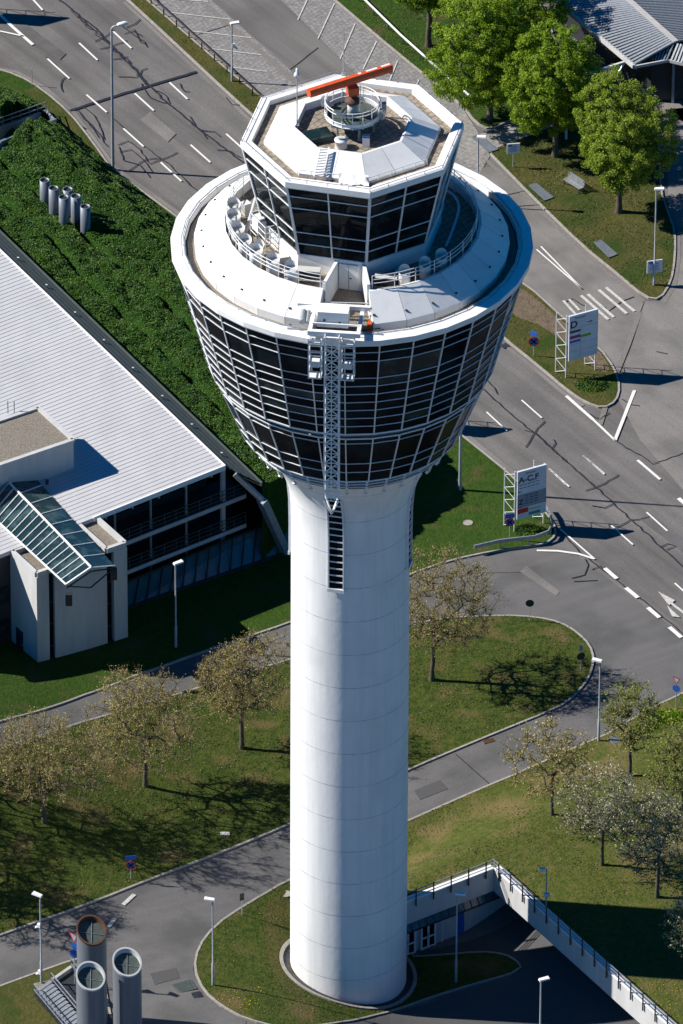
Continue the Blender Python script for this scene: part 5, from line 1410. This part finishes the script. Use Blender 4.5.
# ------------------------------------------------------------------ TREES
def tree(base, label, h, cr, cz, cy_off=(0, 0), n_att=260, leaves=60, lsize=(.07, .14), spread=.45, lmat=None, seed=1, fn=H, trunk_r=.17, name='bare_tree', group=None,
         squash=.8, clear=.30, twigs=True, ntw=9, dz=.1, cat='tree', bmat=None):
    rs = np.random.RandomState(seed)
    p = on(base[0], base[1], fn); o0 = np.array([0, 0, 0.])
    t = thing(name, label, cat, (p.x, p.y, p.z+dz-.05), 0, group)
    # skeleton nodes
    nodes = []; par = []
    nt_ = 8
    lean = rs.normal(size=2)*.02
    for k in range(nt_+1):
        z = h*.62*k/nt_; nodes.append([lean[0]*z+rs.normal()*.03*(k > 0), lean[1]*z+rs.normal()*.03*(k > 0), z]); par.append(k-1)
    # attraction points: uneven crown (lumps)
    C = np.array([cy_off[0], cy_off[1], cz])
    lob = rs.normal(size=(9, 3)); lob /= np.linalg.norm(lob, axis=1, keepdims=True); lamp_ = rs.uniform(-.42, .30, 9)
    pts = []
    hz = h-cz
    while len(pts) < n_att:
        d = rs.normal(size=3); d /= np.linalg.norm(d); rr = rs.uniform(0.12, 1)**.45
        k = 1+sum(a*math.exp(-((1-d@l)/.35)) for a, l in zip(lamp_, lob))
        q = C+d*rr*k*np.array([cr, cr, hz if d[2] > 0 else (cz-h*clear)*.95])
        if q[2] < h*clear*.9: continue
        pts.append(q)
    pts = np.array(pts); root = np.array([0, 0, h*.38])
    order = np.argsort(np.linalg.norm(pts-root, axis=1))
    N0 = np.array(nodes)
    NL = [np.array(n) for n in nodes]
    dist_root = [0.0]*len(NL)
    att_idx = []
    for i in order:
        q = pts[i]; A = np.array(NL); d = np.linalg.norm(A-q, axis=1)
        # prefer nodes lower than the point and closer to the trunk line
        pen = d + .6*np.maximum(0, A[:, 2]-q[2]+.2) + np.where(A[:, 2] < h*clear*.75, 50, 0)
        j = int(pen.argmin()); a = NL[j]; L = np.linalg.norm(q-a)
        k = max(1, int(L/.55)); prev = j
        for s in range(1, k+1):
            f = s/k; m_ = a*(1-f)+q*f; m_ = m_+np.array([0, 0, -.12*L*math.sin(f*PI)*.6])+rs.normal(size=3)*.05*(s < k)
            NL.append(m_); par.append(prev); prev = len(NL)-1
        att_idx.append(prev)
    n = len(NL); w = np.zeros(n); child = np.zeros(n, int)
    for i in range(n-1, 0, -1):
        if w[i] == 0: w[i] = 1
        w[par[i]] += w[i]
    w[0] = max(w[0], 1)
    R = trunk_r*(w/w[0])**.42; R = np.maximum(R, .014)
    V = []; Fq = []
    NA = np.array(NL)
    for i in range(1, n):
        a, b = NA[par[i]], NA[i]; d = b-a; L = np.linalg.norm(d)
        if L < 1e-5: continue
        d /= L; x = np.cross(d, [0.3, .2, 1] if abs(d[2]) < .9 else [1, 0, 0]); x /= np.linalg.norm(x); y = np.cross(d, x)
        ra_, rb_ = (R[par[i]] if par[i] < nt_ and i <= nt_ else min(R[par[i]], R[i]*1.25)), R[i]; sd_ = 7 if R[i] > .05 else 4 if R[i] > .02 else 3
        if i == 1: ra_ *= 1.5
        b0 = len(V)
        for c_, r_ in ((a, ra_), (b, rb_)):
            for k in range(sd_): an = 2*PI*k/sd_; V.append(c_+r_*(x*math.cos(an)+y*math.sin(an)))
        for k in range(sd_): Fq.append((b0+k, b0+(k+1) % sd_, b0+sd_+(k+1) % sd_, b0+sd_+k))
    m = MB(); m.add(V, Fq, 0, True); m.build('trunk', bmat or bark, t)
    # twigs and leaves
    tips = NA[att_idx]; 
    if twigs:
        V = []; Fq = []; ends = []
        for q in tips:
            for _ in range(ntw):
                d = rs.normal(size=3)+np.array([0, 0, .5])+(q-C)*.25; d /= np.linalg.norm(d); L = rs.uniform(.3, 1.0); e = q+d*L
                x = np.cross(d, rs.normal(size=3)); x /= np.linalg.norm(x); y = np.cross(d, x); b0 = len(V)
                for k in range(3): an = 2*PI*k/3; V.append(q+.011*(x*math.cos(an)+y*math.sin(an)))
                V.append(e); Fq += [(b0, b0+1, b0+3), (b0+1, b0+2, b0+3), (b0+2, b0, b0+3)]
                ends.append((q, e))
        m = MB(); m.add(V, Fq); m.build('twigs', twigm, t)
        E_ = np.array([[*a, *b] for a, b in ends]); k = leaves*len(tips)//len(E_)+1
        idx = rs.randint(0, len(E_), leaves*len(tips)); f = rs.uniform(.1, 1.08, len(idx))[:, None]
        cen = E_[idx, :3]*(1-f)+E_[idx, 3:]*f+rs.normal(size=(len(idx), 3))*.05
        nor = rs.normal(size=(len(idx), 3))+np.array([0, 0, .6])
    else:
        idx = rs.randint(0, len(tips), leaves*len(tips)); d = rs.normal(size=(len(idx), 3)); d /= np.linalg.norm(d, axis=1, keepdims=True)
        # flattened leaf pads round each twig end
        cen = tips[idx]+d*(rs.uniform(.05, 1, len(idx))**.5)[:, None]*np.array([spread, spread, spread*squash])
        nor = rs.normal(size=(len(idx), 3))*.7+(cen-C)/cr*.8+np.array([0, 0, .5])
    quads_obj('crown', cen, nor, rs.uniform(lsize[0], lsize[1], len(cen)), lmat, seed, parent=t)
    return t
TG = 'broad green maples on the lawns at the upper right'
MG = dict(leaves=135, lsize=(.045, .11), twigs=False, spread=.46, name='maple_tree', group=TG, clear=.16, trunk_r=.24)
tree((489.5, 121), 'bright green broad maple behind the guard rail, second from the left of the green trees', 12.0, 4.2, 6.6, n_att=560, lmat=leaf_g, seed=11, **MG)
tree((555, 157), 'bright green maple with a forked dark trunk beside the slabbed footpath', 11.8, 4.2, 6.6, n_att=560, lmat=leaf_g, seed=12, **MG)
tree((618.5, 213), 'olive green maple on the lawn tip nearest the lamp and info board', 12.2, 4.1, 7.2, n_att=520, lmat=leaf_g2, seed=13, **MG)
tree((428.5, 47), 'green maple at the top edge, leftmost of the green trees', 10.0, 3.6, 6.5, n_att=400, lmat=leaf_g, seed=14, **MG)
tree((517, 70), 'dark green maple cut by the top edge behind the two bright ones', 11.5, 4.2, 6.6, n_att=420, lmat=leaf_g, seed=15, **MG)
BG = dict(name='bare_tree', group='nearly bare spring trees', lsize=(.03, .065), leaves=42)
tree((44, 823), 'nearly bare spring tree, leftmost of the three on the shaded lawn', 9.4, 4.3, 5.8, n_att=420, lmat=leaf_b, seed=21, **BG)
tree((145.5, 787), 'nearly bare tan-budded tree, middle of the three on the shaded lawn', 10.8, 4.3, 6.8, n_att=460, lmat=leaf_b, seed=22, **BG)
tree((241.5, 749), 'nearly bare olive-budded tree close to the left side of the tower shaft', 10.0, 4.1, 6.4, n_att=430, lmat=leaf_b, seed=23, **BG)
tree((432, 681), 'nearly bare tree on the lawn island close to the right side of the tower shaft', 11.6, 4.2, 7.0, (.9, 0), n_att=480, lmat=leaf_b, seed=24, **BG)
for bx_, by_, sd_ in ((-95, 800, 41), (-120, 868, 42), (-50, 905, 43)):
    tree((bx_, by_), 'nearly bare spring tree beyond the left picture edge, seen by its shadow on the lawn', 10.0, 4.2, 6.6, n_att=380, lmat=leaf_b, seed=sd_, **BG)
YG = dict(name='young_tree', group='young trees on the lawn above the driveway', lsize=(.045, .10), ntw=6)
tree((552, 816), 'slim young tree with a few buds beside the exit road kerb', 7.6, 3.1, 5.3, n_att=190, leaves=26, lmat=leaf_b, seed=31, fn=H2, trunk_r=.12, **YG)
tree((629.5, 777), 'young tree with fresh green leaves right of the kerb lamp', 8.2, 3.0, 5.6, n_att=200, leaves=26, lmat=leaf_o, seed=32, fn=H2, trunk_r=.14, **YG)
tree((602, 866), 'young tree with sparse white blossom, left of the densest white one', 8.3, 3.3, 5.8, n_att=300, leaves=15, lmat=blossom, seed=33, fn=H2, trunk_r=.13, **YG)
tree((657, 898), 'densely white blossoming tree above the tower shadow', 9.0, 3.7, 6.2, n_att=360, leaves=17, lmat=blossom, seed=34, fn=H2, trunk_r=.15, **YG)
tree((683, 812), 'green young tree cut by the right picture edge', 7.0, 2.8, 4.8, n_att=180, leaves=28, lmat=leaf_o, seed=35, fn=H2, trunk_r=.12, **YG)
tree((700, 975), 'yellowish flowering tree at the right picture edge beside the parapet shadow', 6.6, 2.9, 4.4, n_att=260, leaves=20, lmat=blossom, seed=36, fn=H2, trunk_r=.12, **YG)

# low shrubs: rough growth at the foot of the D board and beside the road edge at right
def shrub(px, py, r, h, label, mat, fn=H, seed=1, n=900):
    rs = np.random.RandomState(seed); p = on(px, py, fn); t = thing('shrub', label, 'shrub', (p.x, p.y, p.z+.08))
    m = MB()
    for _ in range(9): d = rs.normal(size=3); d[2] = abs(d[2])+.6; d /= np.linalg.norm(d); m.tube([(0, 0, 0), tuple(d*h*.8)], [.03, .01], 4)
    m.build('stems', twigm, t)
    d = rs.normal(size=(n, 3)); d /= np.linalg.norm(d, axis=1, keepdims=True); d[:, 2] = np.abs(d[:, 2])
    c_ = d*(rs.uniform(.2, 1, n)**.5)[:, None]*np.array([r, r*.8, h]); quads_obj('foliage', c_, d+rs.normal(size=(n, 3))*.6, rs.uniform(.06, .14, n), mat, seed, parent=t)
shrub(592, 386, 1.5, .12, 'low green growth at the right foot of the D board', ivyl, seed=3)
shrub(530, 532, 1.3, .10, 'low green growth under the A-C,F board', ivyl, seed=4)
shrub(668, 722, 1.6, .8, 'dark green bush behind the young green tree at the right road edge', leaf_g, H2, seed=5, n=1600)
shrub(652, 728, 1.2, .7, 'green bush between the kerb and the green young tree', leaf_g, H2, seed=6, n=1200)

# tufts of longer grass scattered over the lawns
def tufts(name, poly, n, mat, fn, seed, label):
    rs = np.random.RandomState(seed); P2 = np.array([(p.x, p.y) for p in poly]); lo, hi = P2.min(0), P2.max(0)
    lo = np.maximum(lo, [-32, -14]); hi = np.minimum(hi, [34, 128])
    q = rs.uniform(lo, hi, size=(n*4, 2)); inside = np.zeros(len(q), bool)
    for i in range(len(P2)):
        a, b = P2[i], P2[(i+1) % len(P2)]
        cnd = ((a[1] > q[:, 1]) != (b[1] > q[:, 1])); xx = (b[0]-a[0])*(q[:, 1]-a[1])/(b[1]-a[1]+1e-12)+a[0]; inside ^= cnd & (q[:, 0] < xx)
    q = q[inside][:n]
    dn = np.array([noise.noise(Vector((x*.35, y*.35, seed))) for x, y in q]); q = q[dn > rs.uniform(-.35, .25, len(q))]
    c_ = np.array([(x, y, fn(x, y)+.13) for x, y in q]); quads_obj
    o = quads_obj(name, c_, rs.normal(size=c_.shape)*.5+np.array([0, 0, 1]), rs.uniform(.03, .085, len(c_)), mat, seed); tag(o, label, 'grass', kind='stuff')
tuft_m = leafmat('tuft', (0.047, 0.070, 0.013), (0.093, 0.093, 0.028), .4, .1)
tufts('grass_tufts', L5, 26000, tuft_m, H, 1, 'rough grass tufts on the lawn under the bare trees')
tufts('grass_tufts', [Vector((p.x, p.y, 0)) for p in poly7], 22000, tuft_m, H2, 2, 'rough grass tufts on the lawn above the driveway')
tufts('grass_tufts', L6, 5000, tuft_m, H, 3, 'rough grass tufts on the island round the tower foot')
tufts('grass_tufts', L2, 9000, tuft_m, H, 4, 'rough dry grass tufts on the median strip')
tufts('grass_tufts', L4, 12000, tuft_m, H, 5, 'rough grass tufts on the lawn under the olive maple')
tufts('grass_tufts', L3, 9000, tuft_m, H, 6, 'rough grass tufts on the lawn behind the guard rail')

dand = leafmat('dandelion', (.65, .48, .02), (.75, .62, .05), .2, .1)
def inpoly_pts(px, n, fn, seed):
    rs = np.random.RandomState(seed); return [on(rs.uniform(px[0], px[2]), rs.uniform(px[1], px[3]), fn) for _ in range(n)]
for px, n, fn, lb in (((600, 985, 683, 1024), 110, H2, 'yellow dandelions in the sunlit lawn at the lower right'), ((218, 988, 262, 1014), 70, H, 'yellow dandelions at the front of the tower island'), ((500, 150, 600, 200), 35, H, 'yellow dandelions on the lawn under the maples')):
    q = [p for p in inpoly_pts(px, n, fn, 9) if not (fn is H2 and (p-WB).dot(Vector((-n2.x, -n2.y, 0))) < .6)]
    c_ = np.array([(p.x, p.y, p.z+.16) for p in q]); tag(quads_obj('dandelions', c_, np.tile([0, 0, 1.], (len(c_), 1))+np.random.RandomState(2).normal(size=c_.shape)*.2, np.random.RandomState(1).uniform(.025, .05, len(c_)), dand, 2), lb, 'flowers', kind='stuff')

# ------------------------------------------------------------------ CAMERA, LIGHT, RENDER SETTINGS
cam = bpy.data.cameras.new('camera'); co = bpy.data.objects.new('camera', cam); COL.objects.link(co)
cam.sensor_fit = 'HORIZONTAL'; cam.sensor_width = 36; cam.lens = F_PX/683*36; cam.clip_start = 10; cam.clip_end = 4000
Mx = Matrix(((_R[0], _U[0], -_F[0], CAM[0]), (_R[1], _U[1], -_F[1], CAM[1]), (_R[2], _U[2], -_F[2], CAM[2]), (0, 0, 0, 1)))
co.matrix_world = Mx; sc.camera = co

EL = R_(39.5); AZ = R_(6.5)     # sun stands to the left and a little behind; shadows fall right
sd3 = Vector((-math.cos(EL)*math.cos(AZ), math.cos(EL)*math.sin(AZ), math.sin(EL)))   # towards the sun
sl = bpy.data.lights.new('sun', 'SUN'); sl.energy = 5.0; sl.angle = R_(.5); sl.color = (1, .95, .88)
so = bpy.data.objects.new('sun', sl); COL.objects.link(so); so.rotation_euler = sd3.to_track_quat('Z', 'Y').to_euler(); so.location = (0, 0, 120)
wd_ = bpy.data.worlds.new('World'); sc.world = wd_; wd_.use_nodes = True; nt = wd_.node_tree
sky = nt.nodes.new('ShaderNodeTexSky'); sky.sky_type = 'NISHITA'; sky.sun_disc = False; sky.sun_elevation = EL
sky.sun_rotation = math.atan2(sd3.x, sd3.y); sky.altitude = 2500; sky.air_density = 1.0; sky.dust_density = 0.0; sky.ozone_density = 6.0
hsv = nt.nodes.new('ShaderNodeHueSaturation'); hsv.inputs['Saturation'].default_value = 3.4; nt.links.new(sky.outputs[0], hsv.inputs['Color']); nt.links.new(hsv.outputs[0], nt.nodes['Background'].inputs['Color']); nt.nodes['Background'].inputs['Strength'].default_value = .062
sc.view_settings.view_transform = 'Standard'; sc.view_settings.look = 'None'; sc.view_settings.gamma = 1; sc.view_settings.exposure = 0.60
sc.cycles.max_bounces = 6; sc.cycles.diffuse_bounces = 3; sc.cycles.glossy_bounces = 3; sc.cycles.transmission_bounces = 2; sc.cycles.use_denoising = True
